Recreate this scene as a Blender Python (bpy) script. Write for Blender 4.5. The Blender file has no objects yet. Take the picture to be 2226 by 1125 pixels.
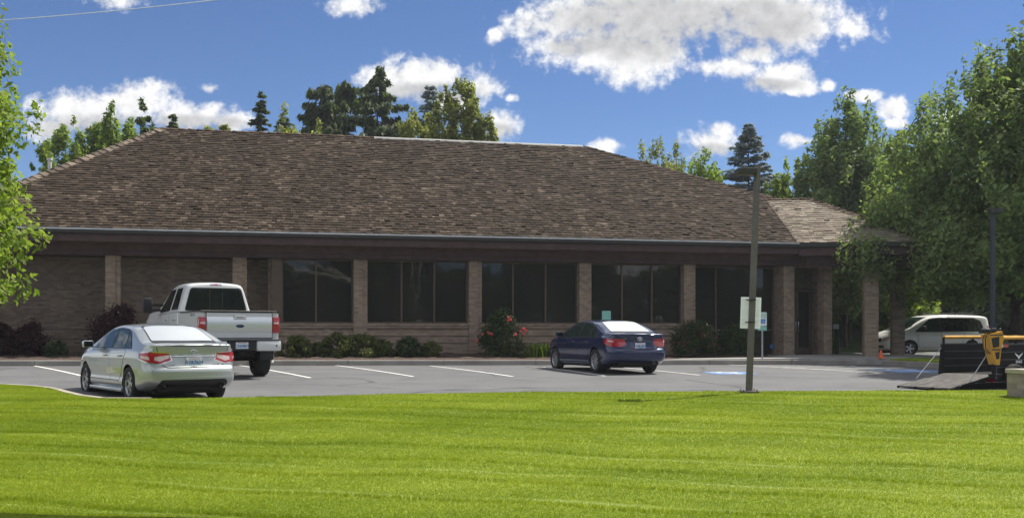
import bpy, bmesh, math, random
import numpy as np
from mathutils import Vector, Matrix
from mathutils.bvhtree import BVHTree
random.seed(7); RNG = np.random.default_rng(7)
R = math.radians
SC = bpy.context.scene
COL = SC.collection

# ---------------------------------------------------------------- camera, sky, sun, exposure
F, CX, HY, CZ = 2400.0, 1113.0, 720.0, 1.1          # focal length in photo pixels, centre, horizon row, eye height
cam = bpy.data.cameras.new('camera'); camo = bpy.data.objects.new('camera', cam); COL.objects.link(camo)
camo.location = (0, 0, CZ); camo.rotation_euler = (R(90), 0, 0)
cam.sensor_width = 36; cam.lens = 36*F/2226; cam.shift_y = (HY-562.5)/2226
cam.clip_start = 0.1; cam.clip_end = 2000
SC.camera = camo
SUN_EL, SUN_AZ = 55.0, 54.0                         # azimuth clockwise from +Y (the viewing direction)
sd = Vector((math.sin(R(SUN_AZ))*math.cos(R(SUN_EL)), math.cos(R(SUN_AZ))*math.cos(R(SUN_EL)), math.sin(R(SUN_EL))))
sl = bpy.data.lights.new('sun', 'SUN'); sl.energy = 4.2; sl.angle = R(0.53); sl.color = (1, .95, .86)
slo = bpy.data.objects.new('sun', sl); COL.objects.link(slo); slo.rotation_euler = sd.to_track_quat('Z', 'Y').to_euler()
slo.location = (20, 20, 60)
SC.view_settings.view_transform = 'Standard'; SC.view_settings.look = 'None'
SC.view_settings.exposure = 0.62; SC.view_settings.gamma = 1
SC.cycles.max_bounces = 6; SC.cycles.transparent_max_bounces = 6

def make_world():
    w = bpy.data.worlds.new('World'); SC.world = w; w.use_nodes = True
    nt = w.node_tree; N = nt.nodes; L = nt.links; N.clear()
    def nd(t, **k):
        n = N.new(t)
        for a, b in k.items(): setattr(n, a, b)
        return n
    def mth(op, a, b=None, c=None, clamp=False):
        n = nd('ShaderNodeMath', operation=op, use_clamp=clamp)
        for i, v in enumerate((a, b, c)):
            if v is None: continue
            if isinstance(v, (int, float)): n.inputs[i].default_value = v
            else: L.new(v, n.inputs[i])
        return n.outputs[0]
    sky = nd('ShaderNodeTexSky', sky_type='NISHITA', sun_disc=False)
    sky.sun_elevation = R(SUN_EL); sky.sun_rotation = R(SUN_AZ); sky.altitude = 2200; sky.air_density = 1.0; sky.dust_density = 0.0; sky.ozone_density = 6.0
    hs = nd('ShaderNodeHueSaturation'); hs.inputs['Saturation'].default_value = 1.06; hs.inputs['Hue'].default_value = .506; hs.inputs['Value'].default_value = 0.55
    L.new(sky.outputs[0], hs.inputs['Color'])
    b1 = nd('ShaderNodeBackground'); b1.inputs[1].default_value = 0.125; L.new(hs.outputs[0], b1.inputs[0])
    tc = nd('ShaderNodeTexCoord'); sp = nd('ShaderNodeSeparateXYZ'); L.new(tc.outputs['Generated'], sp.inputs[0])
    x, y, z = sp.outputs
    ay = mth('MAXIMUM', mth('ABSOLUTE', y), 0.08)
    # tangent-plane sky coordinates (world directions), one set for the half of the sky ahead, mirrored behind
    p = nd('ShaderNodeCombineXYZ'); L.new(mth('DIVIDE', x, ay), p.inputs[0]); L.new(mth('DIVIDE', z, ay), p.inputs[1])
    nz = nd('ShaderNodeTexNoise'); nz.inputs['Scale'].default_value = 14; nz.inputs['Detail'].default_value = 9; nz.inputs['Roughness'].default_value = .62
    L.new(p.outputs[0], nz.inputs['Vector'])
    n2 = nd('ShaderNodeTexNoise'); n2.inputs['Scale'].default_value = 75; n2.inputs['Detail'].default_value = 6; n2.inputs['Roughness'].default_value = .6
    L.new(p.outputs[0], n2.inputs['Vector'])
    blobs = [(1500,25,350,120),(1240,45,145,75),(1700,50,195,70),(1270,100,150,64),(1420,122,180,62),(1600,148,80,28),(1690,168,84,38),(1735,190,50,22),(1545,145,80,34),(1640,120,60,30),
             (935,170,125,52),(860,175,90,42),(1045,190,62,36),(1085,268,52,42),(990,215,80,30),
             (180,245,140,62),(290,222,95,48),(430,255,140,34),(110,280,70,34),(500,262,60,30),
             (1540,308,74,44),(1560,285,40,24),(1735,304,40,20),(1875,206,52,16),(1945,232,36,28),(1950,268,24,14),(2060,255,46,34),(2150,215,62,30)]
    wisps = [(760,12,90,36),(255,2,100,30),(1080,75,32,30),(1840,60,80,70),(455,192,34,18),(1310,318,44,24),(1112,212,22,14),(1800,185,26,22)]
    cur = None
    for i, (bx, by, rx, ry) in enumerate(blobs+wisps):
        s = nd('ShaderNodeVectorMath', operation='SUBTRACT'); L.new(p.outputs[0], s.inputs[0])
        s.inputs[1].default_value = ((bx-CX)/F, (HY-by)/F, 0)
        m = nd('ShaderNodeVectorMath', operation='MULTIPLY'); L.new(s.outputs[0], m.inputs[0]); m.inputs[1].default_value = (F/rx, F/ry, 0)
        ln = nd('ShaderNodeVectorMath', operation='LENGTH'); L.new(m.outputs[0], ln.inputs[0])
        v = mth('SUBTRACT', 1.0 if i < len(blobs) else 0.72, ln.outputs['Value'])
        cur = v if cur is None else mth('SMOOTH_MAX', cur, v, 0.12)
    # clouds added out of view, overhead and aside, thickened to brighten the shade
    n3 = nd('ShaderNodeTexNoise'); n3.inputs['Scale'].default_value = 2.6; n3.inputs['Detail'].default_value = 7
    L.new(tc.outputs['Generated'], n3.inputs['Vector'])
    outm = mth('GREATER_THAN', mth('MAXIMUM', mth('ABSOLUTE', mth('DIVIDE', x, ay)), mth('DIVIDE', z, ay)), 0.52)
    out = mth('SUBTRACT', mth('MULTIPLY', mth('SUBTRACT', n3.outputs[0], 0.43), 5.0), mth('MULTIPLY', mth('SUBTRACT', 1.0, outm), 9.0))
    cur = mth('MAXIMUM', cur, out)
    e = mth('ADD', mth('ADD', cur, mth('MULTIPLY', mth('SUBTRACT', nz.outputs[0], .5), 2.5)), mth('MULTIPLY', mth('SUBTRACT', n2.outputs[0], .5), 1.5))
    mr = nd('ShaderNodeMapRange', interpolation_type='SMOOTHSTEP'); L.new(e, mr.inputs[0]); mr.inputs[1].default_value = -.10; mr.inputs[2].default_value = .62
    gate = nd('ShaderNodeMapRange', interpolation_type='SMOOTHSTEP'); L.new(cur, gate.inputs[0]); gate.inputs[1].default_value = -.62; gate.inputs[2].default_value = .02
    fac = mth('MULTIPLY', mr.outputs[0], gate.outputs[0])
    # grey undersides of the thicker clouds, crinkled bright tops
    gcur = None
    for bx, by, rx, ry in ((1430,55,270,80),(1600,55,190,70),(240,280,190,34),(420,270,130,22),(930,205,130,26),(1080,285,45,18),(1545,330,64,22),(1650,185,90,16),(1250,100,70,24)):
        s = nd('ShaderNodeVectorMath', operation='SUBTRACT'); L.new(p.outputs[0], s.inputs[0]); s.inputs[1].default_value = ((bx-CX)/F, (HY-by)/F, 0)
        m = nd('ShaderNodeVectorMath', operation='MULTIPLY'); L.new(s.outputs[0], m.inputs[0]); m.inputs[1].default_value = (F/rx, F/ry, 0)
        ln = nd('ShaderNodeVectorMath', operation='LENGTH'); L.new(m.outputs[0], ln.inputs[0]); v = mth('SUBTRACT', 1.0, ln.outputs['Value'])
        gcur = v if gcur is None else mth('SMOOTH_MAX', gcur, v, 0.15)
    th = nd('ShaderNodeMapRange', interpolation_type='SMOOTHSTEP'); L.new(mth('ADD', gcur, mth('MULTIPLY', mth('SUBTRACT', nz.outputs[0], .5), .7)), th.inputs[0])
    th.inputs[1].default_value = -.25; th.inputs[2].default_value = .45
    cr = nd('ShaderNodeMix', data_type='RGBA'); L.new(th.outputs[0], cr.inputs['Factor'])
    cr.inputs['A'].default_value = (.66, .66, .665, 1); cr.inputs['B'].default_value = (.42, .42, .425, 1)
    br = nd('ShaderNodeMix', data_type='RGBA', blend_type='MULTIPLY'); br.inputs['Factor'].default_value = 1; L.new(cr.outputs['Result'], br.inputs['A'])
    sh = nd('ShaderNodeMapRange'); L.new(n2.outputs[0], sh.inputs[0]); sh.inputs[1].default_value = .3; sh.inputs[2].default_value = .7; sh.inputs[3].default_value = .82; sh.inputs[4].default_value = 1.12
    L.new(sh.outputs[0], br.inputs['B'])
    b2 = nd('ShaderNodeBackground'); b2.inputs[1].default_value = 1.0; L.new(br.outputs['Result'], b2.inputs[0])
    mx = nd('ShaderNodeMixShader'); L.new(fac, mx.inputs[0]); L.new(b1.outputs[0], mx.inputs[1]); L.new(b2.outputs[0], mx.inputs[2])
    o = nd('ShaderNodeOutputWorld'); L.new(mx.outputs[0], o.inputs[0])
make_world()

# ---------------------------------------------------------------- helpers
def tag(o, label=None, cat=None, group=None, kind=None):
    if label: o['label'] = label
    if cat: o['category'] = cat
    if group: o['group'] = group
    if kind: o['kind'] = kind
    return o
def empty(name, loc, rz, label, cat, group=None):
    o = bpy.data.objects.new(name, None); COL.objects.link(o); o.location = loc; o.rotation_euler = (0, 0, rz)
    o.empty_display_size = .2
    return tag(o, label, cat, group)
def link(name, me, mat=None, parent=None, smooth=False):
    o = bpy.data.objects.new(name, me); COL.objects.link(o)
    if mat is not None:
        for m in (mat if isinstance(mat, (list, tuple)) else [mat]): me.materials.append(m)
    if parent: o.parent = parent
    if smooth: me.polygons.foreach_set('use_smooth', [True]*len(me.polygons))
    return o
class MB:
    def __init__(s): s.v = []; s.f = []; s.m = []
    def add(s, vs, fs, mi=0):
        b = len(s.v); s.v += [tuple(v) for v in vs]; s.f += [tuple(i+b for i in f) for f in fs]; s.m += [mi]*len(fs); return s
    def box(s, x0, x1, y0, y1, z0, z1, mi=0, bev=0, M=None):
        if bev:
            bm = bmesh.new(); bmesh.ops.create_cube(bm, size=1)
            for v in bm.verts: v.co = Vector(((x0+x1)/2+v.co.x*(x1-x0), (y0+y1)/2+v.co.y*(y1-y0), (z0+z1)/2+v.co.z*(z1-z0)))
            bmesh.ops.bevel(bm, geom=bm.edges[:], offset=bev, segments=2, affect='EDGES', profile=.5)
            vs = [v.co.copy() for v in bm.verts]; bm.verts.index_update(); fs = [[v.index for v in f.verts] for f in bm.faces]; bm.free()
        else:
            vs = [Vector(p) for p in ((x0,y0,z0),(x1,y0,z0),(x1,y1,z0),(x0,y1,z0),(x0,y0,z1),(x1,y0,z1),(x1,y1,z1),(x0,y1,z1))]
            fs = [(0,3,2,1),(4,5,6,7),(0,1,5,4),(1,2,6,5),(2,3,7,6),(3,0,4,7)]
        if M is not None: vs = [M @ v for v in vs]
        return s.add(vs, fs, mi)
    def tube(s, pts, rad, n=8, mi=0, cap=True):
        pts = [Vector(p) for p in pts]; rads = rad if isinstance(rad, (list, tuple)) else [rad]*len(pts)
        vs = []; fs = []
        for i, p in enumerate(pts):
            t = (pts[min(i+1, len(pts)-1)]-pts[max(i-1, 0)])
            if t.length < 1e-9: t = Vector((0, 0, 1))
            t.normalize()
            a = t.orthogonal() if i == 0 else (a - t*a.dot(t))
            a.normalize(); b = t.cross(a)
            for k in range(n):
                q = 2*math.pi*k/n; vs.append(p+(a*math.cos(q)+b*math.sin(q))*rads[i])
        for i in range(len(pts)-1):
            for k in range(n): fs.append((i*n+k, i*n+(k+1) % n, (i+1)*n+(k+1) % n, (i+1)*n+k))
        if cap: fs += [tuple(range(n-1, -1, -1)), tuple(range((len(pts)-1)*n, len(pts)*n))]
        return s.add(vs, fs, mi)
    def lathe(s, prof, M, n=28, mi=0, closed=False):     # prof: (r, h) pairs, h along local z of M
        vs = []; fs = []; k = len(prof)
        for j in range(n):
            q = 2*math.pi*j/n
            for r, h in prof: vs.append(M @ Vector((r*math.cos(q), r*math.sin(q), h)))
        for j in range(n):
            for i in range(k if closed else k-1):
                i2 = (i+1) % k; fs.append((j*k+i, ((j+1) % n)*k+i, ((j+1) % n)*k+i2, j*k+i2))
        return s.add(vs, fs, mi)
    def prism(s, poly, h0, h1, M, mi=0):                  # polygon in local xy, extruded h0..h1 along local z
        n = len(poly); vs = [M @ Vector((a, b, h0)) for a, b in poly]+[M @ Vector((a, b, h1)) for a, b in poly]
        fs = [tuple(range(n-1, -1, -1)), tuple(range(n, 2*n))]+[(i, (i+1) % n, n+(i+1) % n, n+i) for i in range(n)]
        return s.add(vs, fs, mi)
    def quad(s, a, b, c, d, mi=0): return s.add([a, b, c, d], [(0, 1, 2, 3)], mi)
    def build(s, name, mat, parent=None, smooth=False, sharp=None):
        me = bpy.data.meshes.new(name); me.from_pydata(s.v, [], s.f)
        o = link(name, me, mat, parent, smooth)
        me.polygons.foreach_set('material_index', s.m); me.update()
        bm = bmesh.new(); bm.from_mesh(me); bmesh.ops.recalc_face_normals(bm, faces=bm.faces); bm.to_mesh(me); bm.free()
        if smooth and sharp: me.set_sharp_from_angle(angle=R(sharp))
        return o
def fast_mesh(name, V, nper):
    n = len(V); me = bpy.data.meshes.new(name)
    me.vertices.add(n); me.vertices.foreach_set('co', np.ascontiguousarray(V, dtype=np.float32).ravel())
    me.loops.add(n); me.loops.foreach_set('vertex_index', np.arange(n, dtype=np.int32))
    me.polygons.add(n//nper); me.polygons.foreach_set('loop_start', np.arange(0, n, nper, dtype=np.int32))
    me.update(calc_edges=True); return me
def grid_mesh(name, P):                                    # P: (a, b, 3) array
    a, b = P.shape[:2]; me = bpy.data.meshes.new(name); i = np.arange(a*b).reshape(a, b)
    f = np.stack([i[:-1, :-1], i[1:, :-1], i[1:, 1:], i[:-1, 1:]], -1).reshape(-1, 4)
    me.from_pydata(P.reshape(-1, 3).tolist(), [], f.tolist()); me.polygons.foreach_set('use_smooth', [True]*len(me.polygons)); me.update(); return me

class NT:                                                  # small node-writing helper
    def __init__(s, name):
        s.m = bpy.data.materials.new(name); s.m.use_nodes = True; s.t = s.m.node_tree; s.t.nodes.clear()
        s.out = s.n('ShaderNodeOutputMaterial')
    def n(s, t, **k):
        x = s.t.nodes.new(t)
        for a, b in k.items(): setattr(x, a, b)
        return x
    def l(s, a, b): s.t.links.new(a, b)
    def set(s, node, **k):
        for a, v in k.items():
            i = node.inputs[a.replace('_', ' ')]
            if hasattr(v, 'is_linked'): s.l(v, i)
            else: i.default_value = v
    def math(s, op, a, b=0.0, c=None, clamp=False):
        x = s.n('ShaderNodeMath', operation=op, use_clamp=clamp)
        for i, v in enumerate((a, b, c)):
            if v is None: continue
            if hasattr(v, 'is_linked'): s.l(v, x.inputs[i])
            else: x.inputs[i].default_value = v
        return x.outputs[0]
    def coord(s, kind='Object', scale=(1, 1, 1), rot=(0, 0, 0)):
        c = s.n('ShaderNodeTexCoord'); m = s.n('ShaderNodeMapping'); s.l(c.outputs[kind], m.inputs[0])
        m.inputs['Scale'].default_value = scale; m.inputs['Rotation'].default_value = rot; return m.outputs[0]
    def noise(s, vec, scale, detail=4, rough=.55, dist=0):
        x = s.n('ShaderNodeTexNoise'); s.l(vec, x.inputs['Vector']); x.inputs['Scale'].default_value = scale; x.inputs['Detail'].default_value = detail
        x.inputs['Roughness'].default_value = rough; x.inputs['Distortion'].default_value = dist; return x.outputs[0]
    def ramp(s, fac, stops, interp='LINEAR'):
        x = s.n('ShaderNodeValToRGB'); s.l(fac, x.inputs[0]); e = x.color_ramp.elements; x.color_ramp.interpolation = interp
        while len(e) < len(stops): e.new(.5)
        for i, (p, c) in enumerate(stops):
            e[i].position = p; e[i].color = (c, c, c, 1) if isinstance(c, (int, float)) else (*c, 1)
        return x.outputs[0]
    def mix(s, fac, a, b, mode='MIX'):
        x = s.n('ShaderNodeMix', data_type='RGBA', blend_type=mode)
        for k, v in (('Factor', fac), ('A', a), ('B', b)):
            i = [q for q in x.inputs if q.name == k and (q.type == 'RGBA' if k != 'Factor' else q.type == 'VALUE')][0]
            if hasattr(v, 'is_linked'): s.l(v, i)
            elif k == 'Factor': i.default_value = v
            else: i.default_value = (*v, 1)
        return [q for q in x.outputs if q.type == 'RGBA'][0]
    def bump(s, h, dist=.01, strength=1):
        x = s.n('ShaderNodeBump'); s.l(h, x.inputs['Height']); x.inputs['Distance'].default_value = dist; x.inputs['Strength'].default_value = strength; return x.outputs[0]
    def bsdf(s, **k):
        b = s.n('ShaderNodeBsdfPrincipled'); s.set(b, **k); return b
    def done(s, b): s.l(b.outputs[0], s.out.inputs[0]); return s.m
def col4(c): return (*c, 1)
def M(name, base, rough=.6, metal=0., var=.12, vs=4., bump=0., bs=60., spec=.5, coat=0., ior=1.45, dirt=None):
    t = NT(name); c = t.coord('Object'); n = t.noise(c, vs, 5)
    lo = tuple(max(0, q*(1-var)) for q in base); hi = tuple(min(1, q*(1+var)) for q in base)
    colr = t.ramp(n, [(.3, lo), (.7, hi)])
    if dirt:
        sp = t.n('ShaderNodeSeparateXYZ'); t.l(c, sp.inputs[0])
        k = t.math('MULTIPLY', t.ramp(sp.outputs[2], [(dirt[1]*.4, 1.), (min(1, dirt[1]), 0.)]), t.math('MULTIPLY', n, dirt[2]))
        colr = t.mix(k, colr, dirt[0])
    b = t.bsdf(Base_Color=colr, Roughness=rough, Metallic=metal, IOR=ior, Coat_Weight=coat, Coat_Roughness=.04, Specular_IOR_Level=spec)
    if bump: t.l(t.bump(t.noise(c, bs, 4), bump), b.inputs['Normal'])
    return t.done(b)
# ---------------------------------------------------------------- materials
def m_leaf(name, dark, light, trans=.4, tint=(1, 1, 1)):
    t = NT(name); g = t.n('ShaderNodeNewGeometry'); c = t.coord('Object')
    n = t.noise(c, .9, 3)
    f = t.math('ADD', t.math('MULTIPLY', g.outputs['Random Per Island'], .6), t.math('MULTIPLY', n, .45), clamp=True)
    colr = t.ramp(f, [(.15, dark), (.85, light)])
    b = t.bsdf(Base_Color=colr, Roughness=.55, Specular_IOR_Level=.25)
    tr = t.n('ShaderNodeBsdfTranslucent'); t.l(t.mix(1., colr, (1.25*tint[0], 1.35*tint[1], .7*tint[2]), 'MULTIPLY'), tr.inputs[0])
    mx = t.n('ShaderNodeMixShader'); mx.inputs[0].default_value = trans; t.l(b.outputs[0], mx.inputs[1]); t.l(tr.outputs[0], mx.inputs[2])
    t.l(mx.outputs[0], t.out.inputs[0]); return t.m
LEAF = dict(
    maple=m_leaf('maple_leaf', (.085, .135, .05), (.27, .34, .135), .52),
    fresh=m_leaf('fresh_leaf', (.11, .17, .03), (.29, .36, .07), .55),
    yellow=m_leaf('yellow_green_leaf', (.13, .155, .036), (.36, .37, .11), .52),
    dark=m_leaf('dark_needle', (.055, .08, .044), (.16, .20, .09), .4),
    pine=m_leaf('pine_needle', (.05, .08, .03), (.15, .19, .065), .4),
    blue=m_leaf('blue_needle', (.14, .18, .18), (.40, .47, .47), .35, (.85, .8, 1.5)),
    red=m_leaf('red_leaf', (.024, .008, .011), (.060, .016, .021), .3, (1.2, .5, .9)),
    shrub=m_leaf('shrub_leaf', (.05, .075, .02), (.17, .19, .055), .4),
    rose=m_leaf('rose_leaf', (.018, .042, .012), (.06, .10, .025), .3),
    petal=m_leaf('petal', (.62, .10, .12), (.85, .28, .26), .4, (1, .7, 1.2)),
    azalea=m_leaf('azalea_petal', (.35, .06, .10), (.5, .12, .17), .4, (1, .7, 1.2)),
    blade=m_leaf('strap_leaf', (.07, .12, .015), (.17, .24, .03), .45))
m_bark = M('bark', (.085, .065, .05), .9, var=.4, vs=9, bump=.02, bs=18)
def m_lawn(name, blades=False):
    t = NT(name); c = t.coord('Object'); st = t.coord('Object', (.12, 1.0, 1), (0, 0, R(16)))
    big = t.noise(c, .35, 4); fine = t.noise(c, 55, 3); stripe = t.noise(st, 1.15, 5, .6, .4)
    band = t.n('ShaderNodeTexWave', wave_type='BANDS', bands_direction='Y', wave_profile='SAW'); t.l(t.coord('Object', (1, 1, 1), (0, 0, R(15))), band.inputs['Vector'])
    band.inputs['Scale'].default_value = .235; band.inputs['Distortion'].default_value = .3; band.inputs['Detail'].default_value = 2; band.inputs['Detail Scale'].default_value = .8
    f = t.math('ADD', t.math('MULTIPLY', big, .6), t.math('MULTIPLY', stripe, .48)); f = t.math('SUBTRACT', f, .0)
    if blades:
        g = t.n('ShaderNodeNewGeometry'); f = t.math('ADD', f, t.math('MULTIPLY', t.math('SUBTRACT', g.outputs['Random Per Island'], .5), .17))
    else: f = t.math('ADD', f, t.math('MULTIPLY', t.math('SUBTRACT', fine, .5), .5))
    f = t.math('ADD', f, t.math('MULTIPLY', t.math('SUBTRACT', band.outputs[0], .5), .10))
    colr = t.ramp(f, [(.22, (.135, .195, .010)), (.48, (.205, .280, .016)), (.66, (.275, .345, .028)), (.9, (.38, .43, .08))])
    clip = t.ramp(band.outputs[0], [(.90, 0.), (.965, 1.), (.995, .6), (1., 0.)])          # pale clippings left along each mower pass
    brk = t.ramp(t.noise(t.coord('Object', (.35, 1.2, 1)), 1.3, 4), [(.40, .12), (.62, 1.)])
    colr = t.mix(t.math('MULTIPLY', t.math('MULTIPLY', clip, brk), t.math('MULTIPLY', t.ramp(fine if not blades else stripe, [(.35, .25), (.6, 1.)]), .62)), colr, (.42, .5, .22))
    b = t.bsdf(Base_Color=colr, Roughness=.6, Specular_IOR_Level=.2)
    if blades:
        tr = t.n('ShaderNodeBsdfTranslucent'); t.l(t.mix(1., colr, (1.1, 1.1, .6), 'MULTIPLY'), tr.inputs[0])
        mx = t.n('ShaderNodeMixShader'); mx.inputs[0].default_value = .55; t.l(b.outputs[0], mx.inputs[1]); t.l(tr.outputs[0], mx.inputs[2]); t.l(mx.outputs[0], t.out.inputs[0]); return t.m
    t.l(t.bump(fine, .03), b.inputs['Normal']); return t.done(b)
m_grass = m_lawn('mown_grass'); m_blade = m_lawn('grass_blade', True)
def m_asph(name, base):
    t = NT(name); c = t.coord('Object'); st = t.coord('Object', (.25, 1, 1), (0, 0, R(-12)))
    f = t.math('ADD', t.math('MULTIPLY', t.noise(c, .5, 5), .5), t.math('MULTIPLY', t.noise(st, .7, 5), .5)); g = t.noise(c, 60, 3, .7)
    f = t.math('ADD', f, t.math('MULTIPLY', t.math('SUBTRACT', g, .5), .45))
    colr = t.ramp(f, [(.28, tuple(base*.72*q for q in (1, 1, 1.0))), (.5, (base, base, base*1.02)), (.75, (base*1.28, base*1.27, base*1.25))])
    vo = t.n('ShaderNodeTexVoronoi', feature='DISTANCE_TO_EDGE'); t.l(t.coord('Object', (.16, .34, 1)), vo.inputs['Vector']); vo.inputs['Scale'].default_value = 1
    wob = t.noise(c, 1.2, 4)
    crack = t.ramp(t.math('ADD', vo.outputs['Distance'], t.math('MULTIPLY', t.math('SUBTRACT', wob, .5), .05)), [(.0, 1.), (.011, 0.)])
    colr = t.mix(t.math('MULTIPLY', crack, .75), colr, (.03, .03, .03))
    oil = t.ramp(t.noise(c, .9, 3), [(.58, 0.), (.72, .6)]); colr = t.mix(oil, colr, (base*.55,)*3)
    b = t.bsdf(Base_Color=colr, Roughness=.85); t.l(t.bump(g, .006), b.inputs['Normal']); return t.done(b)
m_asphalt = m_asph('asphalt', .128); m_drive = m_asph('drive_asphalt', .13)
def m_conc(name, base, joints=0):
    t = NT(name); c = t.coord('Object'); f = t.math('ADD', t.math('MULTIPLY', t.noise(c, 1.5, 6), .6), t.math('MULTIPLY', t.noise(c, 40, 4), .4))
    colr = t.ramp(f, [(.3, tuple(q*.62 for q in base)), (.55, base), (.8, tuple(q*1.2 for q in base))])
    b = t.bsdf(Base_Color=colr, Roughness=.9); t.l(t.bump(t.noise(c, 70, 3), .004), b.inputs['Normal']); return t.done(b)
m_kerb = m_conc('kerb_concrete', (.30, .28, .25)); m_walk = m_conc('walk_concrete', (.34, .33, .31)); m_edgek = m_conc('edging_concrete', (.40, .36, .28))
def m_mulch():
    t = NT('bark_mulch'); c = t.coord('Object'); f = t.noise(c, 22, 5, .7)
    vo = t.n('ShaderNodeTexVoronoi'); t.l(c, vo.inputs['Vector']); vo.inputs['Scale'].default_value = 26
    colr = t.ramp(t.math('ADD', t.math('MULTIPLY', f, .6), t.math('MULTIPLY', vo.outputs['Distance'], .7)), [(.25, (.018, .011, .008)), (.6, (.055, .032, .023)), (.85, (.13, .085, .062))])
    b = t.bsdf(Base_Color=colr, Roughness=.95); t.l(t.bump(f, .05), b.inputs['Normal']); return t.done(b)
m_mul = m_mulch()
def m_brick(name, cols, mortar, w=.21, h=.075):
    t = NT(name); tc = t.n('ShaderNodeTexCoord'); sp = t.n('ShaderNodeSeparateXYZ'); t.l(tc.outputs['Object'], sp.inputs[0])
    cb = t.n('ShaderNodeCombineXYZ'); t.l(t.math('ADD', sp.outputs[0], sp.outputs[1]), cb.inputs[0]); t.l(sp.outputs[2], cb.inputs[1])
    br = t.n('ShaderNodeTexBrick'); t.l(cb.outputs[0], br.inputs['Vector'])
    t.set(br, Scale=1., Mortar_Size=.006, Brick_Width=w, Row_Height=h, Bias=0., Color1=(0, 0, 0, 1), Color2=(1, 1, 1, 1), Mortar=(.5, .5, .5, 1), Mortar_Smooth=.3)
    big = t.noise(tc.outputs['Object'], 1.1, 4)
    f = t.math('ADD', t.math('MULTIPLY', br.outputs['Color'], .42), t.math('MULTIPLY', big, .5))
    colr = t.ramp(f, [(.12, cols[0]), (.45, cols[1]), (.7, cols[2]), (.95, cols[3])])
    colr = t.mix(br.outputs['Fac'], colr, mortar)
    eff = t.ramp(t.noise(t.coord('Object', (1.5, 1.5, .5)), 1.2, 5), [(.55, 0.), (.8, .35)]); colr = t.mix(eff, colr, tuple(q*1.5 for q in cols[2]))
    b = t.bsdf(Base_Color=colr, Roughness=.85)
    t.l(t.bump(t.math('SUBTRACT', t.noise(tc.outputs['Object'], 60, 3), t.math('MULTIPLY', br.outputs['Fac'], 1.5)), .006), b.inputs['Normal']); return t.done(b)
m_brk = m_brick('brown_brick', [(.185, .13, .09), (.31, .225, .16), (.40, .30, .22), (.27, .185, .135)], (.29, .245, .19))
m_brk_shade = m_brick('shade_toned_brick', [(.14, .098, .068), (.23, .168, .12), (.30, .23, .165), (.20, .137, .098)], (.19, .16, .125))  # the column brick darkened evenly, shade under the eave put into its colour
m_pier = m_brick('pier_brick', [(.22, .17, .15), (.33, .27, .23), (.4, .34, .29), (.28, .2, .19)], (.3, .28, .25), .3, .1)
def m_shake(name, cols, dark=1.):
    t = NT(name); g = t.n('ShaderNodeNewGeometry'); r = g.outputs['Random Per Island']; c = t.coord('Object')
    grain = t.noise(t.coord('Object', (1, .09, 1)), 70, 4, .65); big = t.noise(t.coord('Object', (1, .35, 1)), .45, 4); mid = t.noise(c, 1.1, 3)
    f = t.math('ADD', t.math('MULTIPLY', r, .70), t.math('ADD', t.math('MULTIPLY', t.math('SUBTRACT', big, .5), .75), t.math('MULTIPLY', t.math('SUBTRACT', mid, .5), .5)))
    colr = t.ramp(f, [(0., cols[0]), (.30, cols[1]), (.55, cols[2]), (.70, cols[3]), (.92, cols[4])])
    colr = t.mix(t.math('MULTIPLY', t.ramp(grain, [(.35, 1.), (.6, 0.)]), .55), colr, tuple(q*.45 for q in cols[1]))
    b = t.bsdf(Base_Color=colr, Roughness=.88, Specular_IOR_Level=.15); t.l(t.bump(grain, .008), b.inputs['Normal']); return t.done(b)
m_roof = m_shake('cedar_shake', [(.034, .023, .015), (.054, .038, .026), (.076, .055, .038), (.115, .085, .062), (.29, .23, .17)])
m_proof = m_shake('porch_shake', [(.22, .18, .14), (.29, .24, .19), (.35, .30, .24), (.40, .35, .28), (.48, .42, .35)])
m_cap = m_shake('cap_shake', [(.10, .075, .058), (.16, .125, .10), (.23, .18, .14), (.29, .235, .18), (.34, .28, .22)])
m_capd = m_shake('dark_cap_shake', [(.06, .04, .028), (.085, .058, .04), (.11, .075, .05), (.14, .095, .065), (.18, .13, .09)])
m_fascia = M('stained_wood', (.078, .045, .042), .75, var=.25, vs=3)
m_fascia2 = M('stained_beam', (.095, .055, .05), .75, var=.25, vs=3)
m_gut = M('gutter_metal', (.055, .052, .05), .6, .1)
m_lip = M('gutter_lip', (.62, .62, .62), .45, .2)
m_flash = M('ridge_metal', (.36, .355, .34), .6, .2)
m_frame = M('bronze_frame', (.12, .085, .058), .55, .15)
m_pipe = M('vent_pipe', (.6, .6, .6), .6)
m_soffit = M('soffit_board', (.16, .115, .085), .8)
def m_glass(name, base, rough=.02, spec=.5, ior=1.5, metal=0.):
    t = NT(name); c = t.coord('Object'); n = t.noise(c, 1.3, 2)
    b = t.bsdf(Base_Color=col4(base), Roughness=rough, IOR=ior, Specular_IOR_Level=spec, Metallic=metal)
    t.l(t.bump(n, .002), b.inputs['Normal']); return t.done(b)
m_win = m_glass('tinted_window', (.022, .021, .017), .025, .5, 1.5)
m_cgl = m_glass('car_glass', (.010, .014, .013), .015, .5, 1.5)
m_cgl2 = m_glass('side_glass', (.022, .040, .034), .02, .35, 1.4)
m_rgl = m_glass('glare_rear_glass', (.72, .76, .76), .33, 1., 2.4, metal=.6)  # whitish half-metal tone stands in for sun glare on the rear windows
m_tyre = M('tyre_rubber', (.018, .018, .018), .85, bump=.004, bs=40)
m_black = M('black_plastic', (.016, .016, .017), .55)
m_under = M('underbody', (.012, .011, .010), .9)
m_chrome = M('chrome', (.72, .73, .75), .08, 1., var=.03)
m_alloy = M('alloy', (.42, .43, .45), .32, .85, var=.08)
m_red = M('red_lens', (.42, .012, .022), .12, 0, var=.2, vs=12, coat=1.)
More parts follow.
